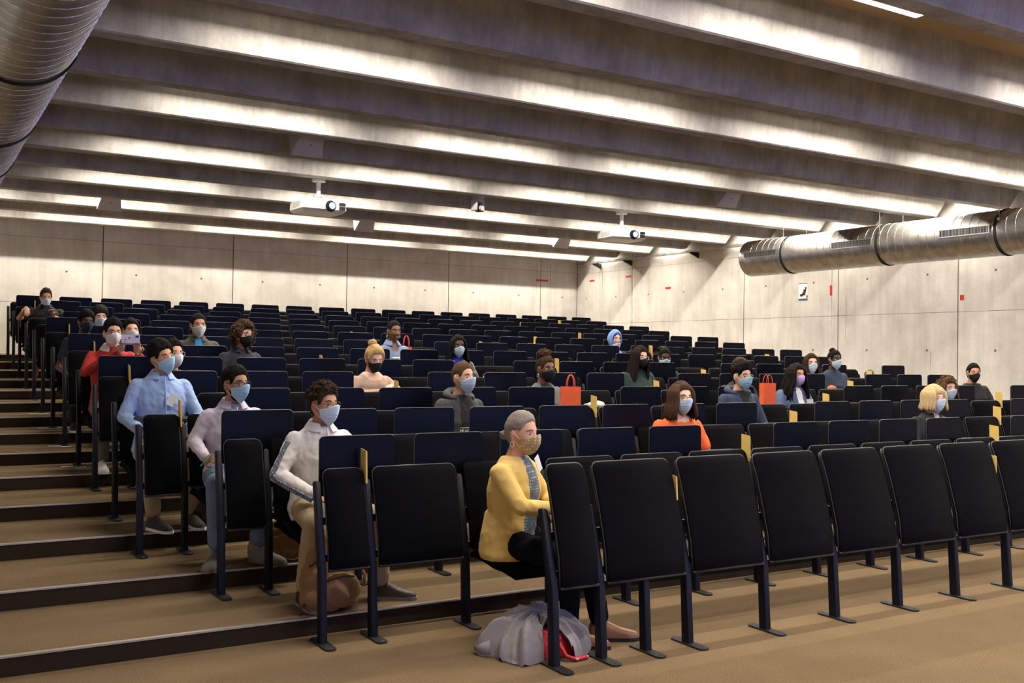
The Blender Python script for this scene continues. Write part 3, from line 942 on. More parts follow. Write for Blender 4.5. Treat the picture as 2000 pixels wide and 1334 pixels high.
def hand(mb, W, d, up, curl=0.5, side=1, s=1.0):
    """palm, four fingers and thumb; W wrist, d pointing direction, up = back of the hand, side = thumb side (+1/-1)"""
    W, d, up = Vector(W), Vector(d).normalized(), Vector(up).normalized()
    lat = d.cross(up).normalized()*side; up = lat.cross(d).normalized()*side
    R = Matrix((lat*side, d, up)).transposed()
    mb.ell(W+d*0.045*s, (0.040*s, 0.052*s, 0.015*s), R.to_3x3(), 14, 8)
    for i, (o, L) in enumerate(((0.030, 0.070), (0.011, 0.078), (-0.009, 0.072), (-0.028, 0.056))):
        p = W+d*0.083*s+lat*o*s; dd = (d+lat*o*1.5).normalized(); r = 0.0085*s
        for seg, f in enumerate((0.45, 0.32, 0.25)):
            ang = curl*(0.55+0.55*seg)
            dd2 = (dd*math.cos(ang)-up*math.sin(ang)).normalized()
            q = p+dd2*L*f*s; mb.caps(p, r, q, r*0.92, 8); p = q; r *= 0.93
    p = W+d*0.022*s+lat*0.026*s; q = p+(lat*0.75+d*0.55-up*0.25*curl).normalized()*0.040*s; mb.caps(p, 0.011*s, q, 0.010*s, 8)
    q2 = q+(lat*(0.35-0.5*curl)+d*0.9-up*0.6*curl).normalized()*0.034*s; mb.caps(q, 0.010*s, q2, 0.008*s, 8)

SKIN = {}
def skin(c):
    if c not in SKIN: SKIN[c] = simple('skin_%d' % len(SKIN), tuple(min(0.8, q*1.32) for q in c), 0.52, spec=0.35, var=0.08, vscale=30, sss=0.08)
    return SKIN[c]
MAT = {}
def cmat(name, c, **kw):
    if name not in MAT: MAT[name] = simple(name, c, **kw)
    return MAT[name]
EYEW = simple('eye_white', (0.62, 0.58, 0.54), 0.25); EYED = simple('eye_iris', (0.018, 0.010, 0.007), 0.15)
LIP = simple('lips', (0.22, 0.07, 0.055), 0.45)

def person(name, label, k, x, y, T, psi, skin_c, hair, hair_c, mask=None, head=(0, 0, 0), lean=0.0, side=0.0, top=None, arms='lap', vox=0.010, glasses=None,
           legs=None, trousers=None, shoes=None, beard=False, near=False, earrings=False, neck_dx=0.0, extra=None, build=1.0):
    """seated figure. local frame: floor under the pelvis, facing -Y; T = top of the hair above the floor; head = (yaw, pitch, roll) in degrees"""
    rnd = random.Random(sum(map(ord, name)))
    seed = rnd.uniform(0, 50)
    dz = T-1.315
    P = Vector((0, 0, 0.53)); N = Vector((side, -lean, 1.05+dz*0.95)); C = Vector((side*0.6, -lean*0.55, 0.85+dz*0.7))
    H = N+Vector((neck_dx, -0.030, 0.132))
    hy, hp, hr = [math.radians(q) for q in head]
    H = H+Vector((math.sin(hr)*0.06+math.sin(hy)*0.01, -math.sin(hp)*0.05, -abs(math.sin(hp))*0.012))
    TH = headmat(H, hy, -hp if False else hp, hr)
    b = MB()
    head_shape(b, TH)
    for s in (-1, 1):
        Re = (TH.to_3x3() @ Euler((0.15, 0, s*0.35), 'XYZ').to_matrix())
        b.ell(TH @ Vector((s*0.077, 0.014, -0.008)), (0.007, 0.017, 0.031), Re, 12, 10)
        b.ell(TH @ Vector((s*0.079, 0.008, -0.030)), (0.006, 0.009, 0.012), Re, 10, 8)
    b.caps(N+Vector((0, 0.015, -0.06)), 0.066*build, TH @ Vector((0, 0.022, -0.075)), 0.050, 16)
    def ringz(c, rx, ry, n=22): return [(c[0]+rx*math.cos(2*PI*j/n), c[1]+ry*math.sin(2*PI*j/n), c[2]) for j in range(n)]
    W_ = P.lerp(C, 0.5)
    def torso(mb, g, low=0.43, hemz=None):
        B = build
        rs = [(Vector((0, 0, low)), 0.15*B, 0.10), (P, 0.172*B, 0.118), (W_, 0.148*B, 0.108*B), (C, 0.172*B, 0.118*B), (N+Vector((0, 0.012, -0.12)), 0.165*B, 0.100*B), (N+Vector((0, 0.012, -0.062)), 0.138*B, 0.080), (N+Vector((0, 0.012, -0.030)), 0.098*B, 0.068), (N+Vector((0, 0.012, 0.0)), 0.062, 0.056)]
        mb.loft([ringz(c, rx+g, ry+g) for c, rx, ry in rs])
    torso(b, -0.006, low=0.475)
    sh = [N+Vector((s*0.160*build, 0.018, -0.090)) for s in (-1, 1)]
    # arm targets: (elbow, wrist, hand direction, back of hand, curl) for image-left (-x) and image-right (+x) arm
    AR = {'lap': [((-0.25, -0.06, 0.72), (-0.10, -0.27, 0.62), (0.7, -0.7, -0.2), (0, 0, 1), 0.6), ((0.25, -0.06, 0.72), (0.10, -0.28, 0.62), (-0.7, -0.7, -0.2), (0, 0, 1), 0.6)]}
    arms_ = AR['lap'] if arms == 'lap' else arms
    el, wr = [], []
    for s, S, A in zip((-1, 1), sh, arms_):
        E_ = Vector(A[0])+Vector((side*0.5, -lean*0.6, dz*0.6)) if arms == 'lap' else Vector(A[0])
        W2 = Vector(A[1])+Vector((side*0.3, -lean*0.6, dz*0.3)) if arms == 'lap' else Vector(A[1])
        el.append(E_); wr.append(W2)
        b.caps(S, 0.043*build, E_, 0.034, 14); b.caps(E_, 0.034, W2, 0.024, 14)
        hand(b, W2, A[2], A[3], A[4], side=-s if len(A) < 6 else A[5])
    L = legs or dict(hip=0.09, knee=[(-0.13, -0.45, 0.50), (0.13, -0.45, 0.50)], ankle=[(-0.13, -0.42, 0.09), (0.13, -0.42, 0.09)], toe=[(-0.14, -0.58, 0.035), (0.14, -0.58, 0.035)])
    for i, s in enumerate((-1, 1)):
        hp_, kn, an, to = Vector((s*L['hip'], -0.02, 0.53)), Vector(L['knee'][i]), Vector(L['ankle'][i]), Vector(L['toe'][i])
        b.caps(hp_, 0.075, kn, 0.052, 14); b.caps(kn, 0.052, an, 0.030, 14); b.caps(an+Vector((0, 0, -0.030)), 0.026, an.lerp(to, 0.45)+Vector((0, 0, -0.012)), 0.018, 12)
    body_me = finish(bake(b, vox if not near else 0.0065, 3 if not near else 4, 0.5), 'person', skin(skin_c))
    z = row_z(k)
    o = obj('person', body_me, None, (x, y, z)); o.rotation_euler = (0, 0, psi)
    tag(o, label, 'person')
    # eyes, brows, lips
    for s in (-1, 1):
        c = TH @ Vector((s*0.0315, -0.0715, 0.004)); m = MB()
        m.ell((0, 0, 0), (0.0128, 0.0125, 0.0080), None, 20, 14, 0)
        me = m.mesh('eye', [EYEW, EYED], 179)
        for p in me.polygons:
            q = p.center
            if q.y < -0.006 and (q.x-0.0012*math.sin(seed))**2+(q.z*0.9)**2 < 0.0072**2: p.material_index = 1
        for v in me.vertices: v.co = c+TH.to_3x3() @ v.co
        obj('eye', me, o)
        m = MB(); pts = []
        for t in range(7):
            u = t/6; xx = s*(0.014+0.036*u); zz = 0.0265+0.006*math.sin(PI*min(1, u*1.1))-0.003*u
            aa = math.asin(max(-1, min(1, xx/0.074))); yy = -0.0905+abs(xx)**2*9.5
            pts.append(TH @ Vector((xx, yy-0.0015, zz)))
        m.tube(pts, [0.0022, 0.0034, 0.0036, 0.0034, 0.003, 0.0024, 0.0012], 6); m.build('eyebrow', cmat('brow_'+str(hair_c), tuple(c*0.8 for c in hair_c), rough=0.9), o, 179)
    if not mask or mask[0] == 'chin':
        m = MB(); m.ell(TH @ Vector((0, -0.1035, -0.061)), (0.021, 0.006, 0.005), TH.to_3x3()); m.ell(TH @ Vector((0, -0.1025, -0.070)), (0.018, 0.006, 0.0055), TH.to_3x3()); m.build('lips', LIP, o, 179)
    if mask:
        TM = TH
        if mask[0] == 'chin': TM = TH @ Matrix.Translation((0, 0.006, -0.055))
        mb, co = mask_mesh(TM, mask[0] if mask[0] != 'chin' else 'surgical', 0.002)
        mk = mb.build('face_mask', mask[1], o, 179)
        if mask[0] != 'chin':
            m = MB()
            for (a_, b_, s) in ((co[0], co[1], -1), (co[2], co[3], 1)):
                m.tube([a_, TH @ Vector((s*0.079, -0.004, 0.004)), TH @ Vector((s*0.078, 0.022, 0.006)), TH @ Vector((s*0.076, 0.026, -0.012)), TH @ Vector((s*0.074, 0.008, -0.030)), b_], 0.0015, 5)
            m.build('ear_loop', M['paper'] if mask[1] is not M_BLACKMASK else M_BLACKMASK, mk, 179)
    if glasses:
        glasses_mesh(TH, glasses[1] if len(glasses) > 1 else 0.0018).build('glasses', glasses[0], o, 179)
    # hair
    HM = cmat('hair_'+str(hair_c), hair_c, rough=0.75, spec=0.08, var=0.45, vscale=90, bump=0.6, bscale=260)
    st = hair.get('cap', {})
    cap = None
    if hair.get('cap') is not None:
        mb = hair_cap(TH, seed=seed, **st)
        cap = mb.build('hair', HM, o, 179)
    if hair.get('bun'):
        for (cx_, cy_, cz_, r, am) in hair['bun']:
            m = MB(); m.ell((0, 0, 0), (r, r, r*0.9), None, 40, 28); me = m.mesh('hair_bun', HM, 179)
            for v in me.vertices:
                v.co *= 1+am*(npnoise(v.co, 55, seed)+0.6*npnoise(v.co, 120, seed))
                v.co = TH @ (v.co+Vector((cx_, cy_, cz_)))
            obj('hair_bun', me, o if cap is None else cap)
    if hair.get('strands'):
        sd = hair['strands']; m = MB(); n = sd['n']
        for i in range(n):
            for lay in range(sd.get('layers', 2)):
                f = i/(n-1); a = sd['a0']+(2*PI-2*sd['a0'])*f+rnd.uniform(-0.04, 0.04)
                e0 = sd.get('e0', 0.9)-0.35*lay; rad = 0.004+0.006*lay
                pts = []
                for e in (e0, e0*0.6, e0*0.2, -0.15):
                    q = G(np.array([a]), np.array([e]))[0]; v = Vector(q); nn = v.normalized(); pts.append(v+nn*(sd.get('off', 0.012)+rad))
                last = pts[-1]; ln = sd['len']*rnd.uniform(0.9, 1.05)
                outw = Vector((last.x, last.y*0.5, 0)).normalized()
                for q in (0.25, 0.5, 0.75, 1.0):
                    fl = sd.get('flare', 0.25)
                    pts.append(last+outw*(ln*fl*q*(1-0.55*q))+Vector((rnd.uniform(-1, 1)*0.006, rnd.uniform(-1, 1)*0.006-0.02*q*sd.get('fwd', 0), -ln*q)))
                if sd.get('wave'):
                    for j in range(3, len(pts)): pts[j] = pts[j]+Vector((math.sin(j*2.1+i)*sd['wave'], math.cos(j*1.7+i*2)*sd['wave'], 0))
                w0 = sd.get('r', 0.011)
                m.tube([TH @ p for p in pts], [w0*0.6, w0, w0, w0, w0, w0*0.95, w0*0.8, w0*0.35], 7)
        m.build('hair_strands', HM, o if cap is None else cap, 179)
    if hair.get('curls'):
        m = MB(); cd = hair['curls']
        for i in range(cd['n']):
            a = rnd.uniform(-PI, PI); e = rnd.uniform(cd.get('emin', -0.3), 1.4)
            if abs(a) < cd.get('face', 1.0) and e < cd.get('front', 0.55): continue
            q = Vector(G(np.array([a]), np.array([e]))[0]); q += q.normalized()*rnd.uniform(0.010, cd['t']); r = rnd.uniform(0.6, 1.0)*cd['r']
            u_ = q.normalized(); w_ = u_.cross(Vector((rnd.uniform(-1, 1), rnd.uniform(-1, 1), rnd.uniform(-1, 1)))).normalized(); x_ = u_.cross(w_)
            ph = rnd.uniform(0, 6)
            m.tube([TH @ (q+(w_*math.cos(ph+tt*0.8)+x_*math.sin(ph+tt*0.8))*r*0.95+u_*(0.0025*tt)-Vector((0, 0, 0.002*tt))) for tt in range(6)], [r*0.25, r*0.42, r*0.46, r*0.45, r*0.38, r*0.15], 6)
        m.build('hair_curls', HM, o if cap is None else cap, 179)
    if beard:
        def bf(a, e):
            Pp = Fh(a, e); aa = np.abs((a+PI) % (2*PI)-PI)
            on = (aa < 1.45) & (e < -0.30-0.0*aa) & (e > -1.35)
            nn = Pp/np.linalg.norm(Pp, axis=-1, keepdims=True)
            return np.where(on[..., None], Pp+nn*0.0035, Pp*0.94)
        m = MB(); head_shape(m, TH, bf, 64, 44); m.build('beard', HM, o, 179)
    if earrings:
        for s in (-1, 1):
            m = MB(); c = Vector((s*0.083, 0.004, -0.058))
            m.tube([TH @ (c+Vector((0, 0.013*math.cos(2*PI*q/16), 0.016*math.sin(2*PI*q/16)))) for q in range(16)], 0.0018, 6, closed=True)
            m.build('earring', M['white'], o, 179)
    # clothes
    if top:
        c = MB(); g = top.get('g', 0.016)
        torso(c, g, low=top.get('low', 0.45))
        if top.get('skirt'): c.loft([ringz(Vector((0, 0.012, zz)), rx, ry) for zz, rx, ry in ((0.440, 0.200, 0.150), (0.47, 0.215, 0.165), (0.58, 0.205, 0.155), (0.70, 0.172, 0.130))])
        cov = top.get('sleeve', 'long')
        for s, S, E_, W2 in zip((-1, 1), sh, el, wr):
            c.caps(S+Vector((0, 0, 0.0)), 0.050*build+g*0.5, E_ if cov != 'short' else S.lerp(E_, 0.62), 0.040+g*0.5 if cov != 'short' else 0.047+g*.5, 14)
            if cov == 'long': c.caps(E_, 0.040+g*0.4, W2.lerp(E_, 0.06), 0.030+g*0.3, 14)
            elif cov == '3/4': c.caps(E_, 0.041+g*0.4, W2.lerp(E_, 0.45), 0.038+g*0.3, 14)
        c.caps(sh[0].lerp(sh[1], 0.1), 0.05, sh[1].lerp(sh[0], 0.1), 0.05, 14)
        me = finish(bake(c, 0.011 if not near else 0.008, 5, 0.5), top['name'], top['mat'])
        wrinkle(me, top.get('wr', 0.006), top.get('ws', 11), seed, (1, 1, 0.75))
        if top.get('open'):
            wv = top['open']
            inner, outer = submesh(me, lambda c_, n_: n_.y < 0.35 and c_.y < N.y+0.02 and abs(c_.x-N.x*(c_.z/1.05)) < wv(c_.z-N.z), top['inner_name'], top['inner'])
            obj(top['name'], outer, o); obj(top['inner_name'], inner, o)
        else:
            obj(top['name'], me, o)
        if top.get('collar'):
            m = MB(); n = 30; r = []
            cm = top['collar']
            for j in range(n):
                a = math.radians(-158+316*j/(n-1)); fr = math.cos(a)   # a=0 at the nape
                zt = 0.044-0.030*(1-fr)/2; rr = 0.064; ro = 0.098+0.012*(1-fr)/2
                cx_ = math.sin(a); cyy = math.cos(a)
                r.append([(N.x+cx_*(rr-0.004), N.y+0.010+cyy*(rr-0.002), N.z-0.02), (N.x+cx_*rr, N.y+0.008+cyy*rr, N.z+zt), (N.x+cx_*(rr+0.006), N.y+0.008+cyy*(rr+0.006), N.z+zt+0.002),
                          (N.x+cx_*ro, N.y+0.008+cyy*ro, N.z+0.000-0.034*(1-fr)/2), (N.x+cx_*(ro-0.008), N.y+0.008+cyy*(ro-0.008), N.z-0.010-0.034*(1-fr)/2)])
            m.loft(r); m.build('collar', cm, o, 40)
        if top.get('placket'):
            m = MB(); pts = []
            for j in range(9):
                f = j/8; p = Vector(N).lerp(P, f*0.85); ry = lerp(f, [(0, 0.075), (0.15, 0.105), (0.4, 0.130), (1, 0.130)])*build
                pts.append((p.x, p.y-ry-g-0.002, p.z-0.02))
            m.tube(pts, 0.006, 6)
            m.build('button_placket', top['placket'], o, 179)
        if top.get('hood'):
            m = MB(); pts = []; rs = []
            for j in range(25):
                a = math.radians(-140+280*j/24); fr = (1+math.cos(a))/2
                pts.append((N.x+math.sin(a)*0.105, N.y+0.018+math.cos(a)*0.095, N.z-0.035+0.045*fr)); rs.append(0.016+0.020*fr)
            m.tube(pts, rs, 12); me = m.mesh('hood', top['mat'], 179); wrinkle(me, 0.005, 20, seed); obj('hood', me, o)
        if top.get('turtle'):
            m = MB(); m.loft([ringz((N.x, N.y+0.010, N.z+zz), r_, r_) for zz, r_ in ((-0.03, 0.085), (0.0, 0.070), (0.04, 0.064), (0.055, 0.061))], cap=False)
            m.build('roll_neck', top.get('turtle'), o, 179)
    if trousers:
        c = MB()
        c.loft([ringz(Vector((0, 0, zz)), rx, ry) for zz, rx, ry in ((0.455, 0.145, 0.10), (0.51, 0.190, 0.135), (0.60, 0.178, 0.128), (0.64, 0.160, 0.118))])
        for i, s in enumerate((-1, 1)):
            kn, an = Vector(L['knee'][i]), Vector(L['ankle'][i])
            c.caps((s*L['hip'], -0.02, 0.535), 0.088, kn, 0.066, 14); c.caps(kn, 0.068, kn.lerp(an, 0.93), 0.055, 14)
        me = finish(bake(c, 0.014 if not near else 0.010, 4), 'trousers', trousers); wrinkle(me, 0.006, 13, seed+3); obj('trousers', me, o)
    if shoes:
        for i in (0, 1):
            an, to = Vector(L['ankle'][i]), Vector(L['toe'][i]); d = (to-an); d.z = 0; d.normalize()
            hl = Vector((an.x, an.y, to.z-0.035))-d*0.035; lt = Vector((-d.y, d.x, 0)); m = MB()
            up_ = Vector((0, 0, 1)) if not L.get('solevec') else Vector(L['solevec'][i]).normalized()
            rings = []
            for f, wd, hgt in ((-0.025, 0.024, 0.085), (-0.01, 0.036, 0.115), (0.05, 0.040, 0.120), (0.095, 0.040, 0.100), (0.15, 0.044, 0.074), (0.20, 0.045, 0.062), (0.238, 0.036, 0.052), (0.258, 0.016, 0.034)):
                cc = hl+d*f; rings.append([tuple(cc+lt*wd*math.cos(t_)+up_*(max(0.0, math.sin(t_))*(hgt-0.018)+0.018)) for t_ in [2*PI*q/16 for q in range(16)]])
            m.loft(rings); sh_ = m.build('shoe', shoes[0], o, 50)
            m = MB(); r2 = []
            for f, wd in ((-0.032, 0.022), (-0.01, 0.039), (0.05, 0.042), (0.10, 0.042), (0.15, 0.046), (0.20, 0.047), (0.240, 0.038), (0.264, 0.016)):
                cc = hl+d*f; r2.append([tuple(cc+lt*wd), tuple(cc-lt*wd), tuple(cc-lt*wd+up_*0.020), tuple(cc+lt*wd+up_*0.020)])
            m.loft(r2); m.build('sole', shoes[1], sh_)
            if len(shoes) > 2:
                m = MB()
                for q in range(4):
                    cc = hl+d*(0.085+0.018*q)+up_*(0.108-0.009*q); m.tube([cc-lt*0.018, cc+up_*0.004, cc+lt*0.018], 0.0022, 5)
                m.build('shoe_laces', shoes[2], sh_)
    return o, TH, N, sh, el, wr

def psi_of(u, phi):
    """heading so that the figure at image column u looks phi degrees to the right of the lens"""
    return math.radians(phi-(31.2+math.degrees(math.atan((u-1000)/1960.0))))

M_BLUEMASK = simple('surgical_blue_fabric', (0.40, 0.68, 0.82), 0.8, var=0.05, vscale=50)
M_BLUEMASK2 = simple('surgical_pale_blue_fabric', (0.56, 0.70, 0.83), 0.8, var=0.05, vscale=50)
M_WHITEMASK = simple('white_mask_fabric', (0.70, 0.70, 0.72), 0.8)
M_BLACKMASK = simple('black_mask_fabric', (0.012, 0.012, 0.013), 0.75, spec=0.3)
M_NAVYMASK = simple('navy_mask_fabric', (0.010, 0.014, 0.045), 0.8)
M_LILAC = simple('lilac_mask_fabric', (0.48, 0.34, 0.66), 0.8)

def pattern_mat(name, c1, c2, scale, thr=0.5, kind='voronoi', rand=0.15):
    m, nt, b = newmat(name); tc = nt.nodes.new('ShaderNodeTexCoord')
    v = nt.nodes.new('ShaderNodeTexVoronoi'); v.inputs['Scale'].default_value = scale; v.inputs['Randomness'].default_value = rand
    nt.links.new(tc.outputs['Object'], v.inputs['Vector'])
    r = ramp(nt, v.outputs['Distance'], [(thr-0.04, c2), (thr+0.04, c1)])
    nt.links.new(r.outputs[0], b.inputs['Base Color']); b.inputs['Roughness'].default_value = 0.8
    return m
M_MUSTARD = pattern_mat('mustard_print', (0.46, 0.33, 0.13), (0.72, 0.68, 0.58), 58, 0.30, rand=0.1)
M_BLOUSE = pattern_mat('blue_grey_print', (0.085, 0.115, 0.15), (0.50, 0.52, 0.54), 62, 0.27, rand=0.12)

DARKS = (0.018, 0.012, 0.009)
def short(**k):
    d = dict(top=0.022, side=0.008, amp=0.005, scale=34); d.update(k); return dict(cap=d)

LAPNEAR = [((-0.25, -0.08, 0.74), (-0.07, -0.30, 0.66), (0.8, -0.6, -0.15), (0, 0.1, 1), 0.5), ((0.25, -0.10, 0.74), (0.06, -0.30, 0.64), (-0.8, -0.6, -0.1), (0, 0.1, 1), 0.5)]

# 1 woman in the yellow cardigan (front, turned to the right)
YL = dict(hip=0.09, knee=[(-0.16, -0.43, 0.49), (0.03, -0.47, 0.50)], ankle=[(-0.10, -0.42, 0.10), (0.10, -0.52, 0.10)], toe=[(-0.06, -0.56, 0.035), (0.18, -0.66, 0.035)])
yw = person('yellow', 'person in a yellow cardigan and mustard mask seated behind the first panels, turned right', 1, 3.04, 5.00, 1.285, psi_of(1000, 64), (0.50, 0.27, 0.17),
       dict(cap=dict(top=0.016, side=0.010, amp=0.003, scale=40, front=0.66, sideb=0.28, ears=0.25, back=-0.6), bun=[(0, 0.118, -0.018, 0.030, 0.35)]), (0.27, 0.235, 0.205),
       ('cloth', M_MUSTARD), head=(-11, 2, 0), lean=0.03, near=True, earrings=True,
       arms=[((-0.225, -0.17, 0.760), (-0.03, -0.33, 0.745), (0.9, -0.3, -0.1), (0, -0.3, 1), 0.5), ((0.235, -0.12, 0.745), (0.02, -0.30, 0.74), (-0.9, -0.2, -0.1), (0, -0.3, 1), 0.5)],
       top=dict(name='cardigan', mat=simple('yellow_knit', (0.68, 0.47, 0.145), 0.9, bump=0.12, bscale=500, var=0.04, vscale=20), low=0.47, skirt=True, wr=0.008, ws=9, g=0.020,
                open=lambda dzz: 0.052+0.09*max(0, -dzz-0.02) if dzz < 0.02 else 0.03, inner=M_BLOUSE, inner_name='blouse'),
       trousers=simple('black_trousers', (0.005, 0.0055, 0.009), 0.9, spec=0.1), legs=YL, shoes=(simple('tan_leather', (0.22, 0.085, 0.032), 0.4), M['black']), build=1.06)[0]

def C(name, rgb, **kw): return cmat(name, rgb, **{**dict(rough=0.85), **kw})
PALE = (0.56, 0.33, 0.24); LIGHT = (0.50, 0.29, 0.19); TAN = (0.38, 0.20, 0.115); OLIVE = (0.30, 0.155, 0.085); BROWN = (0.13, 0.062, 0.036); DEEP = (0.065, 0.032, 0.020)
BLK = (0.010, 0.008, 0.007); DKBR = (0.035, 0.020, 0.012); MIDBR = (0.09, 0.05, 0.028)
JEANS = C('denim', (0.11, 0.16, 0.25), bump=0.3, bscale=300, var=0.25, vscale=9)
KHAKI = C('khaki', (0.33, 0.25, 0.145), var=0.06, vscale=10)
GREYTR = C('grey_trousers', (0.16, 0.15, 0.14)); DARKTR = C('dark_trousers', (0.010, 0.010, 0.013))

# 2 man in the white shirt
WL = dict(hip=0.10, knee=[(-0.20, -0.44, 0.50), (0.24, -0.42, 0.50)], ankle=[(-0.20, -0.30, 0.10), (0.27, -0.36, 0.10)], toe=[(-0.20, -0.46, 0.035), (0.45, -0.50, 0.035)])
w, TH, N, sh, el, wr = person('white', 'person in a white shirt with patterned sleeve band, glasses and blue mask', 2, 2.25, 6.05, 1.31, math.radians(2), OLIVE,
    dict(cap=dict(top=0.030, side=0.010, amp=0.007, scale=30, front=0.58, sideb=0.10, back=-0.6), curls=dict(n=420, t=0.042, r=0.013, emin=0.40, front=0.70, face=1.3)), DKBR,
    ('surgical', M_BLUEMASK2), head=(18, 0, 0), lean=0.03, near=True, glasses=(C('bronze_rim', (0.09, 0.05, 0.03), rough=0.3), 0.0017),
    arms=[((-0.285, -0.06, 0.755), (-0.13, -0.30, 0.640), (0.8, -0.5, -0.2), (0, 0, 1), 0.5), ((0.25, -0.10, 0.74), (0.08, -0.32, 0.64), (-0.8, -0.6, -0.1), (0, 0.1, 1), 0.5)],
    top=dict(name='shirt', mat=C('white_cotton', (0.62, 0.60, 0.61)), wr=0.010, ws=12, low=0.46, g=0.022, collar=C('white_cotton', (0.62, 0.60, 0.61)), placket=C('white_cotton2', (0.56, 0.54, 0.55))),
    trousers=KHAKI, legs=WL, shoes=(C('dark_brown_leather', (0.035, 0.018, 0.012), rough=0.45), C('pale_sole', (0.24, 0.20, 0.16)), C('lace', (0.12, 0.09, 0.07))))
m = MB()       # patterned band down the sleeve
S_, E_, W_ = sh[0], el[0], wr[0]
pts = []
for a, b, r0, r1, n in ((S_, E_, 0.070, 0.061, 8), (E_, W_, 0.059, 0.048, 7)):
    for q in range(n):
        f = q/(n-1) if a is S_ else (q+0.6)/(n)
        c = a.lerp(b, f); pts.append((c, (r0+(r1-r0)*f)))
rings = []
for i, (c, r) in enumerate(pts):
    out = Vector((-0.86, -0.50, 0.0)) if i < 8 else Vector((-0.60, -0.60, -0.45)); out.normalize()
    t = (pts[min(i+1, len(pts)-1)][0]-pts[max(i-1, 0)][0]).normalized(); sd = t.cross(out).normalized()
    rings.append([tuple(c+out*(r+0.004)+sd*0.016), tuple(c+out*(r+0.004)-sd*0.016), tuple(c+out*(r-0.012)-sd*0.016), tuple(c+out*(r-0.012)+sd*0.016)])
m.loft(rings); m.build('sleeve_band', pattern_mat('sleeve_print', (0.09, 0.10, 0.16), (0.34, 0.35, 0.42), 75, 0.35, rand=0.7), w)

# 3 man in the pale lavender shirt
LL = dict(hip=0.10, knee=[(-0.215, -0.46, 0.53), (0.10, -0.46, 0.52)], ankle=[(-0.22, -0.50, 0.14), (0.06, -0.50, 0.14)], toe=[(-0.25, -0.55, 0.05), (0.09, -0.55, 0.05)])
lv, TH, N, sh, el, wr = person('lavender', 'person in a pale lavender shirt with pen, glasses and blue mask, third row', 3, 1.96, 7.00, 1.30, math.radians(0), OLIVE,
    short(top=0.024, side=0.009, front=0.60), BLK, ('surgical', M_BLUEMASK), head=(24, 0, 0), lean=0.04, near=True, glasses=(C('navy_rim', (0.01, 0.014, 0.05), rough=0.3), 0.0026), beard=True,
    arms=[((-0.255, -0.02, 0.78), (-0.235, -0.25, 0.685), (0.35, -0.75, 0.05), (-0.8, 0, 0.6), 1.0, 1), ((0.26, -0.10, 0.74), (0.06, -0.30, 0.66), (-0.8, -0.6, -0.1), (0, 0.1, 1), 0.5)],
    top=dict(name='shirt', mat=C('lavender_cotton', (0.55, 0.50, 0.62)), wr=0.009, ws=12, g=0.018, low=0.46, collar=C('lavender_cotton', (0.55, 0.50, 0.62)), placket=C('lavender2', (0.48, 0.44, 0.56))),
    trousers=JEANS, legs=LL, shoes=(C('grey_sneaker', (0.15, 0.14, 0.13)), C('brown_sole', (0.13, 0.085, 0.055))))
m = MB(); h = wr[0]; m.tube([h+Vector((-0.045, -0.05, -0.045)), h+Vector((0.03, -0.085, 0.035))], 0.0045, 8)
Mx = lv.matrix_basis
po = m.build('pen', C('teal_pen', (0.02, 0.42, 0.55), rough=0.3), None, 40, loc=(1.96, 7.00, row_z(3)))
tag(po, 'turquoise pen held by the person in the lavender shirt', 'pen')

# 4 man in the blue shirt
BL = dict(hip=0.10, knee=[(-0.20, -0.45, 0.52), (0.16, -0.45, 0.50)], ankle=[(-0.14, -0.46, 0.11), (0.14, -0.42, 0.10)], toe=[(-0.10, -0.60, 0.035), (0.15, -0.58, 0.035)])
bl, TH, N, sh, el, wr = person('blue', 'person in a light blue shirt with name sticker, head tilted, blue mask, fourth row', 4, 1.68, 7.95, 1.37, math.radians(2), TAN,
    dict(cap=dict(top=0.032, side=0.014, amp=0.006, scale=24, front=0.55, sideb=0.10, back=-0.7, ears=0.22)), BLK, ('surgical', M_BLUEMASK), head=(24, -2, -13), lean=0.02, near=True, build=1.04,
    arms=[((-0.265, -0.04, 0.79), (-0.17, -0.27, 0.67), (0.8, -0.5, -0.2), (0, 0, 1), 0.5), ((0.27, -0.10, 0.78), (0.10, -0.32, 0.67), (-0.8, -0.6, -0.1), (0, 0.1, 1), 0.5)],
    top=dict(name='shirt', mat=C('sky_cotton', (0.30, 0.42, 0.72)), wr=0.010, ws=11, g=0.022, low=0.46, collar=C('sky_cotton', (0.30, 0.42, 0.72)), placket=C('sky2', (0.26, 0.37, 0.66))),
    trousers=KHAKI, legs=BL, shoes=(C('dark_shoe', (0.03, 0.025, 0.022)), M['paper']))
def sticker(o, cx, cy, cz, w_, h_, rot, name='name_badge', mat=None, tilt=0.0):
    m = MB(); m.box(-w_/2, w_/2, -0.002, 0.0, -h_/2, h_/2)
    R = Euler((tilt, rot, 0)).to_matrix()
    m.v = [tuple(R @ Vector(p)+Vector((cx, cy, cz))) for p in m.v]
    return m.build(name, mat or M['paper'], o)
sticker(bl, 0.045, -0.165, 0.915, 0.060, 0.090, math.radians(28))

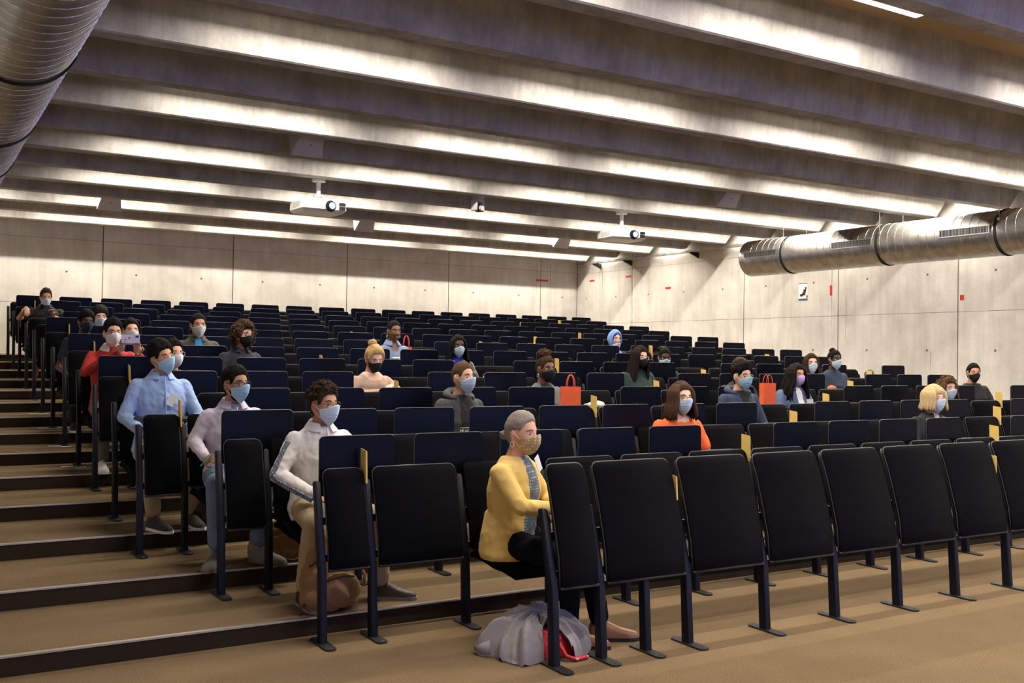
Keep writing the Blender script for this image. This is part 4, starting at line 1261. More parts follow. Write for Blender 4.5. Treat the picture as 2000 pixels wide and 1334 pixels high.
# 5..: rows further back
person('whitemask', 'person with glasses and a bulky white mask, fifth row, behind the blue shirt', 5, 1.97, 8.90, 1.28, 0, LIGHT, short(top=0.020, front=0.62), BLK, ('kn95', M_WHITEMASK), head=(18, 0, 0),
       glasses=(M['steel'], 0.0017), top=dict(name='jumper', mat=C('brown_knit', (0.035, 0.026, 0.020))))
rd, TH, N, sh, el, wr = person('red', 'person in a red sweater holding up a phone with both hands, sixth row', 6, 1.64, 9.85, 1.36, math.radians(0), LIGHT,
    dict(cap=dict(top=0.030, side=0.007, amp=0.008, scale=26, front=0.60, sideb=0.05, back=-0.5)), BLK, ('kn95', M_WHITEMASK), head=(6, 0, 0), near=True, glasses=(C('navy_rim', (0.01, 0.014, 0.05), rough=0.3), 0.002),
    arms=[((-0.24, -0.14, 0.87), (0.015, -0.325, 1.045), (0.25, -0.05, 0.95), (-0.4, 0.8, 0.2), 1.1, 1), ((0.30, -0.16, 0.89), (0.175, -0.325, 1.030), (-0.15, -0.05, 0.95), (0.4, 0.8, 0.2), 1.1, -1)],
    top=dict(name='sweater', mat=C('red_knit', (0.42, 0.022, 0.018), bump=0.15, bscale=400), wr=0.007, low=0.46, collar=M['paper']), trousers=GREYTR, shoes=(M['paper'], M['paper']))
t = thing('smartphone', 'smartphone in a pale sticker-covered case held up by the red sweater', 'phone', (1.735, 9.46, row_z(6)+1.135))
m = MB(); m.loft([[(p[0], dy, p[1]) for p in rrect(-0.078, 0.078, -0.002, 0.076, 0, 0.010, 3)] for dy in (0.0, 0.009)]); m.build('case', C('pale_case', (0.48, 0.46, 0.60), rough=0.3), t)
m = MB(); m.loft([[(p[0], dy, p[1]) for p in rrect(0.040, 0.070, 0.050, 0.068, 0, 0.006, 3)] for dy in (-0.002, 0.0)]); m.build('camera_bump', M['black'], t)
m = MB(); m.ell((-0.012, -0.0005, 0.045), (0.012, 0.001, 0.008)); m.ell((-0.045, -0.0005, 0.030), (0.010, 0.001, 0.006)); m.build('stickers', C('red_sticker', (0.5, 0.06, 0.05)), t)
person('behind', 'person whose forehead and eyes show above the raised phone, seventh row', 7, 1.97, 10.80, 1.29, 0, LIGHT, short(top=0.018, front=0.64), BLK, ('surgical', M_WHITEMASK), head=(5, 0, 0), top=dict(name='shirt', mat=C('black_cotton', (0.010, 0.010, 0.011))))
person('navymask', 'person in a navy t-shirt and navy mask leaning at the aisle, eighth row', 8, 1.66, 11.75, 1.28, math.radians(0), DEEP, dict(cap=dict(top=0.026, side=0.012, amp=0.004, scale=60, front=0.52, sideb=0.0)), BLK, ('cloth', M_NAVYMASK), head=(8, 2, 4),
       lean=0.12, arms=[((-0.25, -0.12, 0.66), (-0.20, -0.36, 0.60), (0.7, -0.6, 0), (0, 0, 1), 0.6), ((0.25, -0.12, 0.66), (0.14, -0.36, 0.60), (-0.7, -0.6, 0), (0, 0, 1), 0.6)],
       top=dict(name='tshirt', mat=C('navy_cotton', (0.014, 0.020, 0.048)), sleeve='short'), trousers=DARKTR, shoes=(C('black_shoe', (0.012, 0.012, 0.012)), M['paper']))
person('grayhair', 'person with swept dark hair, pale mask and only upper face showing, tenth row', 9, 1.97, 12.70, 1.26, 0, LIGHT, dict(cap=dict(top=0.034, side=0.014, amp=0.008, scale=24, front=0.50, sideb=0.05)), (0.020, 0.018, 0.018), ('surgical', M_BLUEMASK2), head=(4, 6, 0),
       top=dict(name='shirt', mat=C('black_cotton', (0.010, 0.010, 0.011))))
pl, TH, N, sh, el, wr = person('polo', 'person in a black polo shirt looking down at a phone, highest in the aisle seats', 12, 1.69, 15.60, 1.29, 0, TAN, short(top=0.014, side=0.006, front=0.66, sideb=0.05), DKBR, ('surgical', M_BLUEMASK2), head=(2, 16, 0), lean=0.10, vox=0.007, build=1.15,
    arms=[((-0.34, -0.22, 0.84), (-0.290, -0.60, 0.975), (0.05, -0.7, -0.45), (0, 0, 1), 0.7), ((0.29, -0.16, 0.80), (0.080, -0.345, 0.875), (-0.35, -0.35, 0.75), (0.3, 0.9, 0), 0.9, -1)],
    top=dict(name='polo_shirt', mat=C('black_cotton', (0.010, 0.010, 0.011)), sleeve='short', collar=C('black_cotton', (0.010, 0.010, 0.011))))
t = thing('smartphone', 'black phone in the hands of the person in the black polo', 'phone', (1.685, 15.21, row_z(12)+0.885))
m = MB(); m.box(-0.038, 0.038, 0, 0.009, 0.0, 0.145, bev=0.003); m.build('case', M['black'], t)
m = MB(); m.box(-0.034, 0.034, 0.001, 0.008, 0.145, 0.149); m.build('bright_edge', M['greyw'], t)

person('grayjacket', 'person in a dark grey jacket over a bright blue t-shirt, white mask', 7, 2.65, 10.80, 1.37, math.radians(-3), OLIVE, short(top=0.013, side=0.008, front=0.64), BLK, ('surgical', M_WHITEMASK), head=(3, 2, 0), build=1.05, vox=0.009,
       top=dict(name='jacket', mat=C('grey_fleece', (0.052, 0.048, 0.044)), g=0.026, open=lambda d: 0.034+0.10*max(0, -d-0.06), inner=C('bright_blue_tee', (0.02, 0.25, 0.50)), inner_name='tshirt', collar=C('grey_fleece', (0.052, 0.048, 0.044))))
person('curly', 'person with wavy brown hair, glasses and black mask in a dark shirt', 6, 2.84, 9.85, 1.365, math.radians(8), LIGHT,
       dict(cap=dict(top=0.034, side=0.024, amp=0.012, scale=22, front=0.56, sideb=-0.15, ears=-0.25, back=-1.0), curls=dict(n=700, t=0.048, r=0.016, emin=-0.6, front=0.58, face=1.12)), MIDBR, ('cloth', M_BLACKMASK), head=(16, 0, 6), vox=0.009,
       glasses=(M['black'], 0.002), top=dict(name='shirt', mat=C('charcoal_shirt', (0.020, 0.021, 0.032)), g=0.022, collar=C('charcoal_shirt', (0.020, 0.021, 0.032))))
person('denimshirt', 'unmasked person in a pale denim shirt beside a red gift bag', 7, 4.90, 10.80, 1.365, 0, BROWN, dict(cap=dict(top=0.012, side=0.008, amp=0.003, scale=90, front=0.66, sideb=0.18), bun=[(-0.02, 0.10, 0.0, 0.035, 0.3)]), BLK, None, head=(2, 3, 0), vox=0.008,
       earrings=True, top=dict(name='denim_shirt', mat=C('pale_denim', (0.17, 0.23, 0.38)), open=lambda d: 0.030+0.35*max(0, d+0.10) if d > -0.10 else 0.0, inner=skin(BROWN), inner_name='neckline', collar=C('pale_denim', (0.17, 0.23, 0.38))))
bd, TH, N, sh, el, wr = person('blond', 'blonde person with hair tied up, bowed head, black mask and beige knit', 5, 3.78, 8.90, 1.27, math.radians(5), PALE,
       dict(cap=dict(top=0.022, side=0.016, amp=0.006, scale=26, front=0.58, sideb=-0.2, ears=0.05, back=-0.7), bun=[(-0.015, 0.055, 0.128, 0.042, 0.35)]), (0.50, 0.33, 0.14), ('cloth', M_BLACKMASK), head=(-4, 20, 0), lean=0.09, vox=0.008,
       arms=[((-0.24, -0.12, 0.78), (0.06, -0.33, 0.83), (0.9, -0.1, 0.1), (0, -0.3, 1), 0.6), ((0.26, -0.14, 0.82), (0.10, -0.30, 0.88), (-0.6, -0.6, 0), (0, 0, 1), 0.6)],
       top=dict(name='knit_top', mat=C('beige_knit', (0.43, 0.30, 0.235), bump=0.2, bscale=300), open=lambda d: 0.06+0.75*max(0, d+0.075) if d > -0.075 else 0.0, inner=skin(PALE), inner_name='neckline'))
person('dreads', 'person with long black braids, white mask and leather jacket over cobalt blue, seventh row', 6, 5.25, 9.85, 1.30, math.radians(-4), DEEP,
       dict(cap=dict(top=0.014, side=0.012, amp=0.004, scale=70, front=0.60, sideb=0.0), strands=dict(n=34, a0=0.95, len=0.20, off=0.010, r=0.0065, flare=0.35, layers=3, wave=0.006)), BLK, ('surgical', M_BLUEMASK2), head=(-8, 2, 0), vox=0.009,
       top=dict(name='jacket', mat=C('grey_leather', (0.035, 0.034, 0.034), rough=0.35), wr=0.010, open=lambda d: 0.055, inner=C('cobalt_top', (0.01, 0.03, 0.42)), inner_name='top', turtle=C('cobalt_top', (0.01, 0.03, 0.42)), g=0.022))
hd, TH, N, sh, el, wr = person('hoodie', 'person with cropped hair in a grey hooded jacket over a printed black t-shirt, fourth row', 3, 3.77, 7.00, 1.35, math.radians(4), LIGHT, dict(cap=dict(top=0.012, side=0.003, amp=0.002, scale=90, front=0.62, sideb=0.12)), MIDBR,
       ('surgical', M_BLUEMASK2), head=(12, -2, 0), near=True, build=0.98,
       top=dict(name='hooded_jacket', mat=C('grey_sweat', (0.050, 0.050, 0.052), bump=0.2, bscale=350), g=0.022, open=lambda d: 0.055+0.10*max(0, -d-0.05), inner=C('black_tee', (0.008, 0.008, 0.010)), inner_name='tshirt', hood=True))
# print on the black t-shirt: white rules and letters
def letters(parent, txt, size, loc, rot, mat, name='shirt_print'):
    cu = bpy.data.curves.new(name, 'FONT'); cu.body = txt; cu.size = size; cu.extrude = 0.0008; cu.align_x = 'CENTER'
    to = bpy.data.objects.new(name, cu); COL.objects.link(to)
    me = bpy.data.meshes.new_from_object(to.evaluated_get(bpy.context.evaluated_depsgraph_get())); bpy.data.objects.remove(to)
    me.name = name; me.materials.clear(); me.materials.append(mat)
    R = Euler(rot).to_matrix()
    for v in me.vertices: v.co = R @ v.co+Vector(loc)
    return obj(name, me, parent)
m = MB(); fy = -0.166
for za in (0.832, 0.785): m.box(-0.100, 0.02, fy-0.003, fy, za, za+0.003)
m.add([(-0.004, fy-0.004, 0.790), (0.036, fy-0.004, 0.850), (0.036, fy-0.004, 0.735)], [(0, 1, 2), (2, 1, 0)])
pr = m.build('shirt_print', M['paper'], hd)
letters(hd, 'HI', 0.032, (-0.088, fy-0.003, 0.800), (PI/2, 0, 0), M['paper']); letters(hd, 'GER', 0.030, (-0.034, fy-0.003, 0.798), (PI/2, 0, 0), M['paper'])

person('bun', 'person with curly brown top bun, black mask and grey-green top', 4, 5.17, 7.95, 1.30, math.radians(0), BROWN,
       dict(cap=dict(top=0.016, side=0.012, amp=0.006, scale=60, front=0.58, sideb=0.1), bun=[(0, 0.035, 0.135, 0.062, 0.30)]), (0.045, 0.022, 0.012), ('cloth', M_BLACKMASK), head=(2, 2, 0), vox=0.008, earrings=True,
       top=dict(name='blouse', mat=C('sage_top', (0.10, 0.115, 0.105)), open=lambda d: 0.05+0.3*max(0, d+0.06) if d > -0.06 else 0.0, inner=M_BLACKMASK, inner_name='vest'))
person('hijab', 'person in a sky blue headscarf with the mask pulled under the chin', 8, 8.85, 11.75, 1.25, math.radians(-8), PALE, dict(), BLK, ('chin', M_WHITEMASK), head=(0, 2, 4), vox=0.008,
       top=dict(name='coat', mat=C('black_cotton', (0.010, 0.010, 0.011))))
person('longhair', 'person with very long dark hair, round glasses, black mask and dark green jumper', 5, 7.04, 8.90, 1.32, math.radians(-6), PALE,
       dict(cap=dict(top=0.014, side=0.012, amp=0.003, scale=40, front=0.62, sideb=-0.1, ears=-0.2, back=-1.1), strands=dict(n=42, a0=0.85, len=0.36, off=0.008, r=0.013, flare=0.16, layers=2)), (0.016, 0.011, 0.009), ('cloth', M_BLACKMASK), head=(4, 8, 3), vox=0.008,
       glasses=(M['white'], 0.0022), top=dict(name='jumper', mat=C('dark_green_knit', (0.010, 0.028, 0.026)), turtle=C('dark_green_knit', (0.010, 0.028, 0.026))))
person('smallbun', 'person with dark hair in a small knot and pale blue mask', 6, 8.20, 9.85, 1.21, math.radians(-20), DEEP,
       dict(cap=dict(top=0.012, side=0.010, amp=0.003, scale=60, front=0.60, sideb=0.1), bun=[(-0.045, 0.06, 0.095, 0.034, 0.3)]), BLK, ('surgical', M_BLUEMASK2), head=(-4, 12, 0), vox=0.009, top=dict(name='shirt', mat=C('black_cotton', (0.010, 0.010, 0.011))))
person('orange', 'person in an orange top with shoulder-length brown hair, glasses and blue mask, third row', 2, 5.20, 6.05, 1.325, math.radians(-8), PALE,
       dict(cap=dict(top=0.018, side=0.014, amp=0.004, scale=34, front=0.58, sideb=-0.2, ears=-0.25, back=-1.1), strands=dict(n=44, a0=0.90, len=0.145, off=0.012, r=0.013, flare=0.40, layers=2)), (0.060, 0.032, 0.018), ('surgical', M_BLUEMASK2), head=(0, 0, 0), near=True,
       glasses=(M['black'], 0.0017), top=dict(name='orange_top', mat=C('orange_cotton', (0.80, 0.13, 0.025)), sleeve='short', open=lambda d: 0.05+0.9*max(0, d+0.05) if d > -0.05 else 0.0, inner=skin(PALE), inner_name='neckline'))
person('blackhair', 'person with upright black hair, glasses and blue mask in a navy hooded top, fourth row', 3, 6.76, 7.00, 1.37, math.radians(-6), LIGHT, dict(cap=dict(top=0.040, side=0.010, amp=0.010, scale=30, front=0.56, sideb=0.1)), BLK, ('surgical', M_BLUEMASK), head=(4, 2, 0), vox=0.008,
       glasses=(M['steel'], 0.0018), top=dict(name='hooded_top', mat=C('slate_sweat', (0.030, 0.042, 0.085)), g=0.024, hood=True, open=lambda d: 0.04+0.25*max(0, d+0.12) if d > -0.12 else 0.0, inner=C('black_tee', (0.008, 0.008, 0.010)), inner_name='tshirt'))
person('hiddenhead', 'person almost hidden behind the upright black hair, brown hair and forehead showing', 4, 7.66, 7.95, 1.31, math.radians(-10), PALE, dict(cap=dict(top=0.018, side=0.014, amp=0.004, scale=34, front=0.58, sideb=-0.2, ears=-0.2, back=-1.0)), (0.060, 0.032, 0.018), ('surgical', M_BLUEMASK2), head=(0, 2, 0), vox=0.009,
       top=dict(name='shirt', mat=C('black_cotton', (0.010, 0.010, 0.011))))
ll, TH, N, sh, el, wr = person('lilac', 'person with long black hair, lilac mask and denim jacket behind an orange bag', 4, 8.50, 7.95, 1.25, math.radians(-8), TAN,
       dict(cap=dict(top=0.018, side=0.016, amp=0.004, scale=34, front=0.58, sideb=-0.2, ears=-0.2, back=-1.1), strands=dict(n=44, a0=0.95, len=0.26, off=0.012, r=0.014, flare=0.38, layers=3, wave=0.008)), BLK, ('kn95', M_LILAC), head=(2, 2, 4), vox=0.008,
       top=dict(name='denim_jacket', mat=C('mid_denim', (0.085, 0.125, 0.22)), g=0.026, open=lambda d: 0.035, inner=M['paper'], inner_name='top', collar=C('mid_denim', (0.085, 0.125, 0.22))))
sticker(ll, 0.08, -0.175, 0.83, 0.085, 0.06, 0)
person('glasswhite', 'person with long dark hair, round glasses and white mask, next to the high-bun person', 5, 9.80, 8.90, 1.27, math.radians(-22), PALE,
       dict(cap=dict(top=0.014, side=0.012, amp=0.003, scale=40, front=0.60, sideb=-0.1, ears=-0.2, back=-1.1), strands=dict(n=40, a0=0.95, len=0.26, off=0.008, r=0.013, flare=0.2, layers=2)), DKBR, ('surgical', M_BLUEMASK2), head=(-6, 0, 0), vox=0.009,
       glasses=(M['steel'], 0.0016), top=dict(name='shirt', mat=C('black_cotton', (0.010, 0.010, 0.011))))
person('topbun', 'person with a high dark bun and pale blue mask in a navy top', 5, 10.22, 8.90, 1.325, math.radians(-14), DEEP,
       dict(cap=dict(top=0.012, side=0.010, amp=0.003, scale=60, front=0.58, sideb=0.1), bun=[(-0.01, 0.03, 0.118, 0.038, 0.25)]), BLK, ('surgical', M_BLUEMASK2), head=(2, 0, 0), vox=0.009, top=dict(name='shirt', mat=C('navy_cotton2', (0.018, 0.028, 0.06))))
person('bob', 'person with a blonde fringe bob, glasses, blue mask and black cardigan', 2, 8.30, 6.05, 1.29, math.radians(-10), PALE,
       dict(cap=dict(top=0.020, side=0.018, amp=0.003, scale=40, front=0.36, sideb=-0.25, ears=-0.3, back=-1.1), strands=dict(n=44, a0=0.85, len=0.085, off=0.016, r=0.013, flare=0.30, layers=2)), (0.52, 0.38, 0.20), ('surgical', M_BLUEMASK2), head=(0, 0, 0), near=True,
       glasses=(M['greyw'], 0.0018), top=dict(name='cardigan', mat=C('black_knit', (0.010, 0.010, 0.011), bump=0.2, bscale=200), open=lambda d: 0.030, inner=C('pale_pink_top', (0.52, 0.38, 0.34)), inner_name='top'))
person('curlyw', 'person with curly light brown hair and blue mask right behind the blonde bob', 3, 9.84, 7.00, 1.23, math.radians(-14), PALE,
       dict(cap=dict(top=0.024, side=0.020, amp=0.008, scale=34, front=0.58, sideb=-0.2, ears=-0.2, back=-1.0), curls=dict(n=500, t=0.040, r=0.014, emin=-0.7, front=0.62, face=1.05), strands=dict(n=30, a0=1.1, len=0.14, off=0.014, r=0.012, flare=0.4, layers=2, wave=0.012)), (0.13, 0.075, 0.04), ('surgical', M_BLUEMASK2), head=(0, 0, 0), vox=0.009,
       top=dict(name='shirt', mat=C('slate_top', (0.05, 0.055, 0.10))))
person('rightblack', 'person in black with pulled-back hair and black mask, furthest right', 4, 11.72, 7.95, 1.29, math.radians(-30), TAN,
       dict(cap=dict(top=0.012, side=0.010, amp=0.003, scale=60, front=0.60, sideb=0.1)), BLK, ('cloth', M_BLACKMASK), head=(-4, 2, 0), vox=0.009, earrings=True, top=dict(name='shirt', mat=C('black_cotton', (0.010, 0.010, 0.011)), g=0.03))
sticker(yw, 0.088, -0.128, 0.975, 0.055, 0.095, math.radians(-24), mat=M['paper'], tilt=math.radians(-8))
bg = sticker(yw, -0.085, -0.245, 0.655, 0.095, 0.062, math.radians(4), name='badge_holder', mat=C('clear_plastic', (0.50, 0.50, 0.52), rough=0.25))
m = MB(); m.box(-0.125, -0.045, -0.2485, -0.247, 0.635, 0.680); b2 = m.build('badge_card', M['paper'], bg)
m = MB(); m.box(-0.118, -0.075, -0.2495, -0.2485, 0.662, 0.665); m.box(-0.118, -0.06, -0.2495, -0.2485, 0.652, 0.654); m.build('badge_line', M['greyw'], bg)
m = MB(); m.tube([(-0.085, -0.243, 0.686), (-0.085, -0.20, 0.715)], 0.006, 8); m.build('badge_clip', M['steel'], bg)

# headscarf
hj = [o for o in bpy.data.objects if o.name.startswith('person') and 'headscarf' in str(o.get('label', ''))][0]
H0 = Vector((0, -0.03, 1.05+(1.25-1.315)*0.95+0.132)); TH = headmat(H0, 0, math.radians(2), math.radians(4))
def scarf(a, e):
    P = G(a, e); aa = np.abs((a+PI) % (2*PI)-PI)
    lim = np.sqrt((aa/0.92)**2+((e+0.10)/0.80)**2)
    on = lim > 1.0; t = np.clip((lim-1)/0.12, 0, 1)
    nn = P/np.linalg.norm(P, axis=-1, keepdims=True)
    fold = 0.004*np.sin(aa*9+e*5)
    return np.where(on[..., None], P+nn*(0.010+0.016*t+fold*t)[..., None], P*0.92)
m = MB(); head_shape(m, TH, scarf, 80, 60)
sc_ = m.build('headscarf', C('sky_scarf', (0.16, 0.30, 0.66)), hj, 179)
m = MB(); r = []
for zz, rx, ry in ((0.02, 0.082, 0.088), (-0.05, 0.085, 0.092), (-0.12, 0.095, 0.095), (-0.17, 0.15, 0.115), (-0.23, 0.20, 0.135)):
    r.append([(H0.x+(rx+0.004*math.sin(7*2*PI*j/40))*math.cos(2*PI*j/40), H0.y+0.03+(ry+0.004*math.sin(9*2*PI*j/40))*math.sin(2*PI*j/40)-(0.0), H0.z-0.045+zz) for j in range(40)])
m.loft(r[2:], cap=False); m.build('scarf_drape', C('sky_scarf', (0.16, 0.30, 0.66)), sc_, 179)
m = MB()
def band(a, e):
    P = G(a, e); aa = np.abs((a+PI) % (2*PI)-PI); lim = np.sqrt((aa/0.92)**2+((e+0.10)/0.80)**2)
    on = (lim > 0.93) & (e > -0.1); nn = P/np.linalg.norm(P, axis=-1, keepdims=True)
    return np.where(on[..., None], P+nn*0.008, P*0.9)
head_shape(m, TH, band, 80, 60); m.build('under_band', M['black'], sc_, 179)

# ------------------------------------------------------------------ things on the tablets and the floor
def gift_bag(name, label, x, y, z, rz, w=0.17, d=0.08, h=0.21, hh=0.11, group='orange paper gift bags'):
    t = thing(name, label, 'bag', (x, y, z), rz, group)
    m = MB(); v = []
    for zz, sp in ((0, 1.0), (h*0.5, 1.0), (h, 1.0)):
        v.append([(-w/2, -d/2*sp, zz), (w/2, -d/2*sp, zz), (w/2-0.0 if zz != h*0.5 else w/2-0.008, 0, zz), (w/2, d/2*sp, zz), (-w/2, d/2*sp, zz), (-w/2 if zz != h*0.5 else -w/2+0.008, 0, zz)])
    m.loft(v, cap=False); m.add(v[0], [(5, 4, 3, 2, 1, 0)])
    inn = [[(p[0]*0.985, p[1]*0.96, p[2]+0.001) for p in r] for r in v]; m.loft([inn[2], inn[1], inn[0]], cap=False)
    b = m.build('bag_body', M['orange_paper'], t)
    for s in (-1, 1):
        m = MB(); pts = []
        for j in range(13):
            a = PI*j/12; pts.append((-0.032*math.cos(a)*(1.15-0.15*math.sin(a)), s*(d/2-0.004-0.012*math.sin(a)), h-0.03+(hh+0.03)*math.sin(a)**0.55))
        m.tube(pts, 0.0032, 6); m.build('handle', M['orange_paper'], t, 179)
    return t
gift_bag('gift_bag', 'orange paper bag with looped handles on the tablet beside the top-bun person', 5.28, 7.66, row_z(3)+0.908, math.radians(-25), w=0.18, h=0.21)
gift_bag('gift_bag', 'orange paper bag on the tablet in front of the lilac mask and denim jacket', 7.78, 7.64, row_z(3)+0.908, math.radians(-10), w=0.15, h=0.24, hh=0.09)
gift_bag('gift_bag', 'small red-orange bag with tall handles beside the unmasked person in denim', 5.38, 11.44, row_z(7)+0.908, math.radians(-15), w=0.13, h=0.15, hh=0.14)

def cup(name, label, x, y, z, r, h, lid, band_mat=None):
    t = thing(name, label, 'cup', (x, y, z)); m = MB()
    def c(rr, zz): return [(rr*math.cos(2*PI*k/20), rr*math.sin(2*PI*k/20), zz) for k in range(20)]
    m.loft([c(r*0.78, 0), c(r, h)]); b = m.build('cup_body', M['paper'], t, 40)
    m = MB(); m.loft([c(r*1.06, h), c(r*1.08, h+0.008), c(r*0.9, h+0.016)]); m.build('lid', lid, t, 40)
    if band_mat: m = MB(); m.loft([c(r*0.86+0.001, h*0.30), c(r*0.95+0.0015, h*0.70)], cap=False); m.build('sleeve', band_mat, b, 40)
    return t
cup('paper_cup', 'white paper cup with a yellow band in front of the denim-shirt person', 4.80, 10.46, row_z(6)+0.93, 0.045, 0.09, M['paper'], C('yellow_band', (0.7, 0.45, 0.12)))
cup('paper_cup', 'small white cup with a dark lid on an open tablet, seventh row', 5.38, 9.42, row_z(5)+0.908, 0.032, 0.055, M['black'])
t = thing('notebook', 'dark open folder with a white edge beside the person in denim', 'notebook', (4.62, 10.62, row_z(6)+0.93), math.radians(10))
m = MB(); m.hexa([(-0.10, 0, 0), (0.10, 0, 0), (0.10, 0.015, 0), (-0.10, 0.015, 0), (-0.13, 0.05, 0.17), (0.07, 0.05, 0.17), (0.07, 0.065, 0.17), (-0.13, 0.065, 0.17)]); m.build('cover', M['black'], t)
m = MB(); m.hexa([(0.10, -0.003, 0), (0.108, -0.003, 0), (0.108, 0.016, 0), (0.10, 0.016, 0), (0.07, 0.047, 0.17), (0.078, 0.047, 0.17), (0.078, 0.066, 0.17), (0.07, 0.066, 0.17)]); m.build('page_edge', M['paper'], t)

# small backpack on a seat at the right wall and an orange-brown bag in front of it
def soft(name, label, cat, shapes, mat, loc, vox=0.012, wr=0.01, ws=14, sm=5, rz=0, seed=3):
    m = MB()
    for s in shapes: (m.ell(*s[1:]) if s[0] == 'e' else m.caps(*s[1:]))
    me = finish(bake(m, vox, sm), name, mat); wrinkle(me, wr, ws, seed)
    o = obj(name, me, None, loc); o.rotation_euler = (0, 0, rz)
    return tag(o, label, cat)
b = soft('backpack', 'grey-green backpack standing on a seat by the right wall, yellow card before it', 'bag', [('e', (0, 0, 0.07), (0.085, 0.06, 0.09)), ('e', (0, -0.03, 0.05), (0.07, 0.04, 0.055))], C('grey_green', (0.07, 0.08, 0.075)), (11.47, 9.35, row_z(5)+0.908))
soft('shoulder_bag', 'rusty orange bag lying on a tablet in the fifth row, near the right', 'bag', [('e', (0, 0, 0.035), (0.075, 0.05, 0.04))], C('rust_leather', (0.30, 0.10, 0.04)), (9.80, 8.55, row_z(4)+0.908))
soft('scarf', 'crumpled pale grey cloth on the tablet right of the orange bag', 'scarf', [('e', (0, 0, 0.03), (0.12, 0.07, 0.035)), ('e', (0.06, 0.02, 0.04), (0.07, 0.05, 0.035))], C('pale_cloth', (0.42, 0.40, 0.39)), (5.52, 7.62, row_z(3)+0.95-0.04))

# tan rucksack on the step at the aisle
t = thing('rucksack', 'tan canvas rucksack with front pocket on the step behind the first aisle post', 'rucksack', (2.17, 5.615, 0.10), math.radians(12))
t.scale = (0.95, 0.95, 1.22)
m = MB(); m.ell((0, 0.02, 0.14), (0.185, 0.13, 0.15)); m.ell((0, 0.03, 0.26), (0.15, 0.10, 0.13)); m.ell((-0.05, 0.0, 0.06), (0.15, 0.14, 0.075)); m.ell((0.08, 0.0, 0.06), (0.11, 0.13, 0.07))
CANV = C('tan_canvas', (0.235, 0.125, 0.046), bump=0.4, bscale=160, var=0.18, vscale=12)
me = finish(bake(m, 0.010, 6), 'bag_body', CANV); wrinkle(me, 0.014, 10, 4)
for v in me.vertices: v.co.z = max(0.001, v.co.z)
obj('bag_body', me, t)
m = MB(); m.ell((0.0, -0.115, 0.105), (0.150, 0.060, 0.085)); me = finish(bake(m, 0.008, 5), 'front_pocket', CANV); wrinkle(me, 0.010, 14, 9); obj('front_pocket', me, t)
from mathutils.bvhtree import BVHTree
def on_surface(meshes, xz):
    out = []
    for x_, z_ in xz:
        best = None
        for me_ in meshes:
            hit = BVHTree.FromPolygons([tuple(v.co) for v in me_.vertices], [tuple(p.vertices) for p in me_.polygons]).ray_cast(Vector((x_, -1, z_)), Vector((0, 1, 0)))[0]
            if hit is not None and (best is None or hit.y < best): best = hit.y
        if best is not None: out.append((x_, best-0.002, z_))
    return out
pk_me = me; body_me_ = [c for c in t.children if c.name.startswith('bag_body')][0].data
m = MB(); m.tube(on_surface([pk_me, body_me_], [(-0.13+0.26*q/12, 0.155+0.018*math.sin(PI*q/12)) for q in range(13)]), 0.0045, 6); m.build('pocket_zip', C('dark_brown_trim', (0.05, 0.025, 0.012)), t, 179)
m = MB(); m.tube(on_surface([pk_me, body_me_], [(-0.15+0.30*q/14, 0.215+0.075*math.sin(PI*q/14)) for q in range(15)]), 0.006, 6); m.build('main_zip', C('dark_brown_trim', (0.05, 0.025, 0.012)), t, 179)
m = MB(); m.tube([(-0.16, -0.02, 0.05), (-0.22, -0.03, 0.045), (-0.225, -0.05, 0.010)], 0.011, 8); m.build('side_strap', C('dark_brown_trim', (0.05, 0.025, 0.012)), t, 179)
m = MB(); m.tube([(0.185, -0.06, 0.20), (0.20, -0.09, 0.15), (0.19, -0.10, 0.10)], 0.010, 8); m.build('buckle_strap', CANV, t, 179)
m = MB(); m.tube([(-0.05, 0.03, 0.38), (-0.03, 0.03, 0.43), (0.03, 0.03, 0.43), (0.05, 0.03, 0.38)], 0.009, 8); m.build('grab_handle', CANV, t, 179)

# brown paper bag on the next step
t = thing('paper_bag', 'crumpled glossy brown bag on the step under the second seat of the third row', 'bag', (2.20, 6.62, tread(2)), math.radians(-5))
m = MB(); m.loft([rrect(-0.19, 0.19, -0.10, 0.10, 0.0, 0.02), rrect(-0.20, 0.20, -0.11, 0.11, 0.08, 0.02), rrect(-0.185, 0.185, -0.08, 0.08, 0.18, 0.02), rrect(-0.19, 0.19, -0.04, 0.04, 0.27, 0.01)])
me = finish(bake(m, 0.010, 2), 'bag_body', C('brown_kraft', (0.22, 0.105, 0.035), rough=0.4)); wrinkle(me, 0.016, 11, 6)
for v in me.vertices: v.co.z = max(0.001, v.co.z)
obj('bag_body', me, t)
m = MB(); m.tube([(0.02, -0.115, 0.02), (0.06, -0.125, 0.012), (0.12, -0.12, 0.03), (0.15, -0.11, 0.02)], 0.004, 6); m.build('cord', C('pale_cord', (0.45, 0.33, 0.18)), t, 179)

# black backpack under the seats of the fourth row
b = soft('backpack', 'black backpack on the carpet under the fourth-row aisle seats', 'bag', [('e', (0, 0, 0.17), (0.15, 0.10, 0.17)), ('e', (0, -0.06, 0.11), (0.11, 0.06, 0.10))], M['black'], (1.92, 7.58, tread(3)), seed=8)

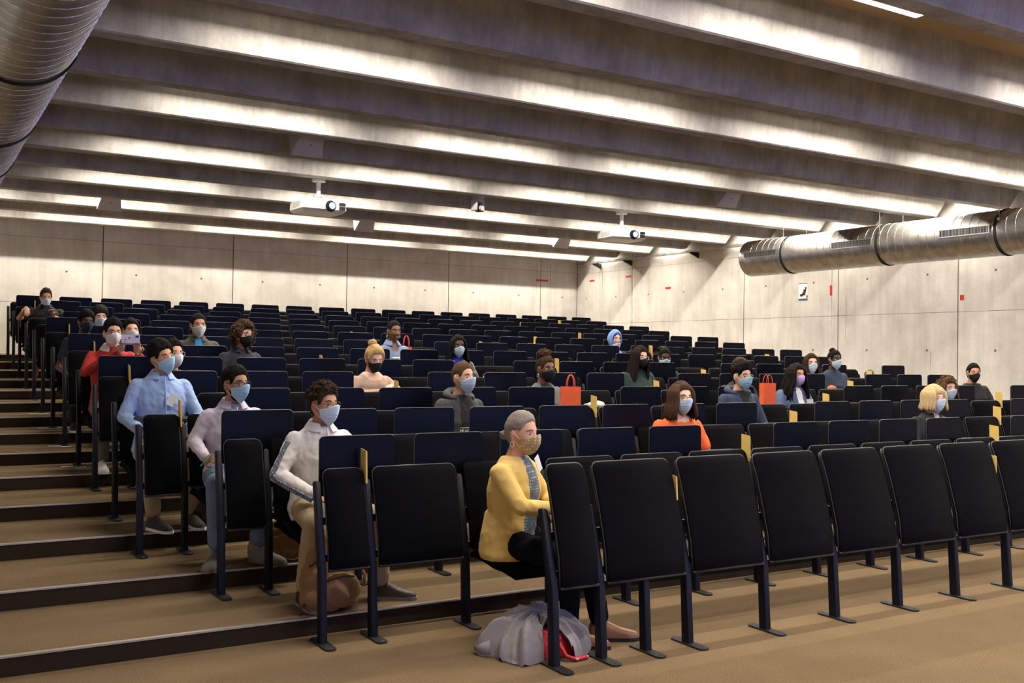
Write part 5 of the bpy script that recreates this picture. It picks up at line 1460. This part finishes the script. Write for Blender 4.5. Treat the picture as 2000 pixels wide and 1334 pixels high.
# grey coat heaped over a red bag on the floor by the front post
t = thing('coat', 'light grey coat heaped on the floor around the first front-row post', 'coat', (2.98, 4.60, 0.0), math.radians(-10))
COATM = C('grey_lilac_cloth', (0.21, 0.19, 0.205), bump=0.1, bscale=300)
NR, NT = 46, 190
top_, bot_ = [], []
for layer in (0, 1):
    for i in range(NR+1):
        rho = i/NR
        for j in range(NT):
            th = 2*PI*j/NT
            # irregular outline: a lobe and sleeve to the left, a lobe to the front left, a rounded right side
            R = 0.255+0.060*math.exp(-((th-3.05)/0.28)**2)+0.055*math.exp(-((th-4.05)/0.26)**2)+0.020*math.exp(-((th-5.7)/0.4)**2)+0.012*math.sin(5*th+1)
            tw = th+0.55*rho*math.sin(th*1.0+0.6)
            f1 = 0.5-abs(noise.noise(Vector((math.cos(tw)*2.1, math.sin(tw)*2.1, rho*0.9))))*1.9
            f2 = 0.4-abs(noise.noise(Vector((math.cos(tw)*5.2+7, math.sin(tw)*5.2, rho*1.8))))*1.5
            f3 = 0.3-abs(noise.noise(Vector((math.cos(th)*rho*9, math.sin(th)*rho*9, 3.1))))*1.1
            rr = R*rho*(1+0.10*f1+0.04*f2)
            x_, y_ = rr*math.cos(th)*1.08, rr*math.sin(th)*0.90
            h = 0.235*(1-rho**2.6)**0.55*(0.90+0.10*math.cos(th-1.2))
            cave = math.exp(-((th-4.78)/0.22)**2)*max(0, min(1, (rho-0.30)/0.25))
            z_ = h+(0.060*f1+0.036*f2+0.014*f3)*(0.30+rho*(1.35-rho*0.9))
            z_ = max(0.006+0.012*abs(f2), z_)+cave*0.05
            top_.append((x_, y_, z_-(0.006 if layer else 0)))
    if layer == 0: N0 = len(top_)
fs = []
for i in range(NR):
    for j in range(NT):
        th = 2*PI*(j+0.5)/NT; rho = (i+0.5)/NR; k = (j+1) % NT
        if abs(th-4.78) < 0.20+0.10*rho and rho > 0.52: continue
        a_, b_, c_, d_ = i*NT+j, i*NT+k, (i+1)*NT+k, (i+1)*NT+j
        fs.append((a_, d_, c_, b_)); fs.append((a_+N0, b_+N0, c_+N0, d_+N0))
m = MB(); m.add(top_, fs)
m.build('coat_cloth', COATM, t, 179)
m = MB(); m.tube([(-0.325, 0.07, 0.035), (-0.315, 0.03, 0.035), (-0.27, 0.0, 0.045)], [0.026, 0.032, 0.045], 10); m.build('cuff', COATM, t, 179)
m = MB()
for p in ((0.275, -0.03, 0.11), (0.12, -0.215, 0.06)): m.ell(p, (0.012, 0.006, 0.012))
m.build('button', C('grey_button', (0.08, 0.08, 0.085), rough=0.3), t, 179)
t = thing('tote_bag', 'red patterned bag showing from under the grey coat', 'bag', (3.00, 4.46, 0.0), math.radians(-8))
REDP = pattern_mat('red_print', (0.40, 0.012, 0.018), (0.50, 0.25, 0.24), 20, 0.22, rand=0.8)
m = MB(); m.loft([rrect(-0.10, 0.10, -0.03, 0.16, 0.0, 0.02), rrect(-0.10, 0.11, -0.035, 0.16, 0.07, 0.02), rrect(-0.08, 0.10, 0.0, 0.15, 0.14, 0.02)])
me = finish(bake(m, 0.008, 3), 'bag_body', REDP); wrinkle(me, 0.010, 16, 3)
for v in me.vertices: v.co.z = max(0.001, v.co.z)
obj('bag_body', me, t)
m = MB(); m.tube([(0.0, -0.04, 0.09), (0.02, -0.09, 0.03), (0.07, -0.11, 0.012), (0.15, -0.085, 0.012)], 0.010, 8); m.build('strap', REDP, t, 179)
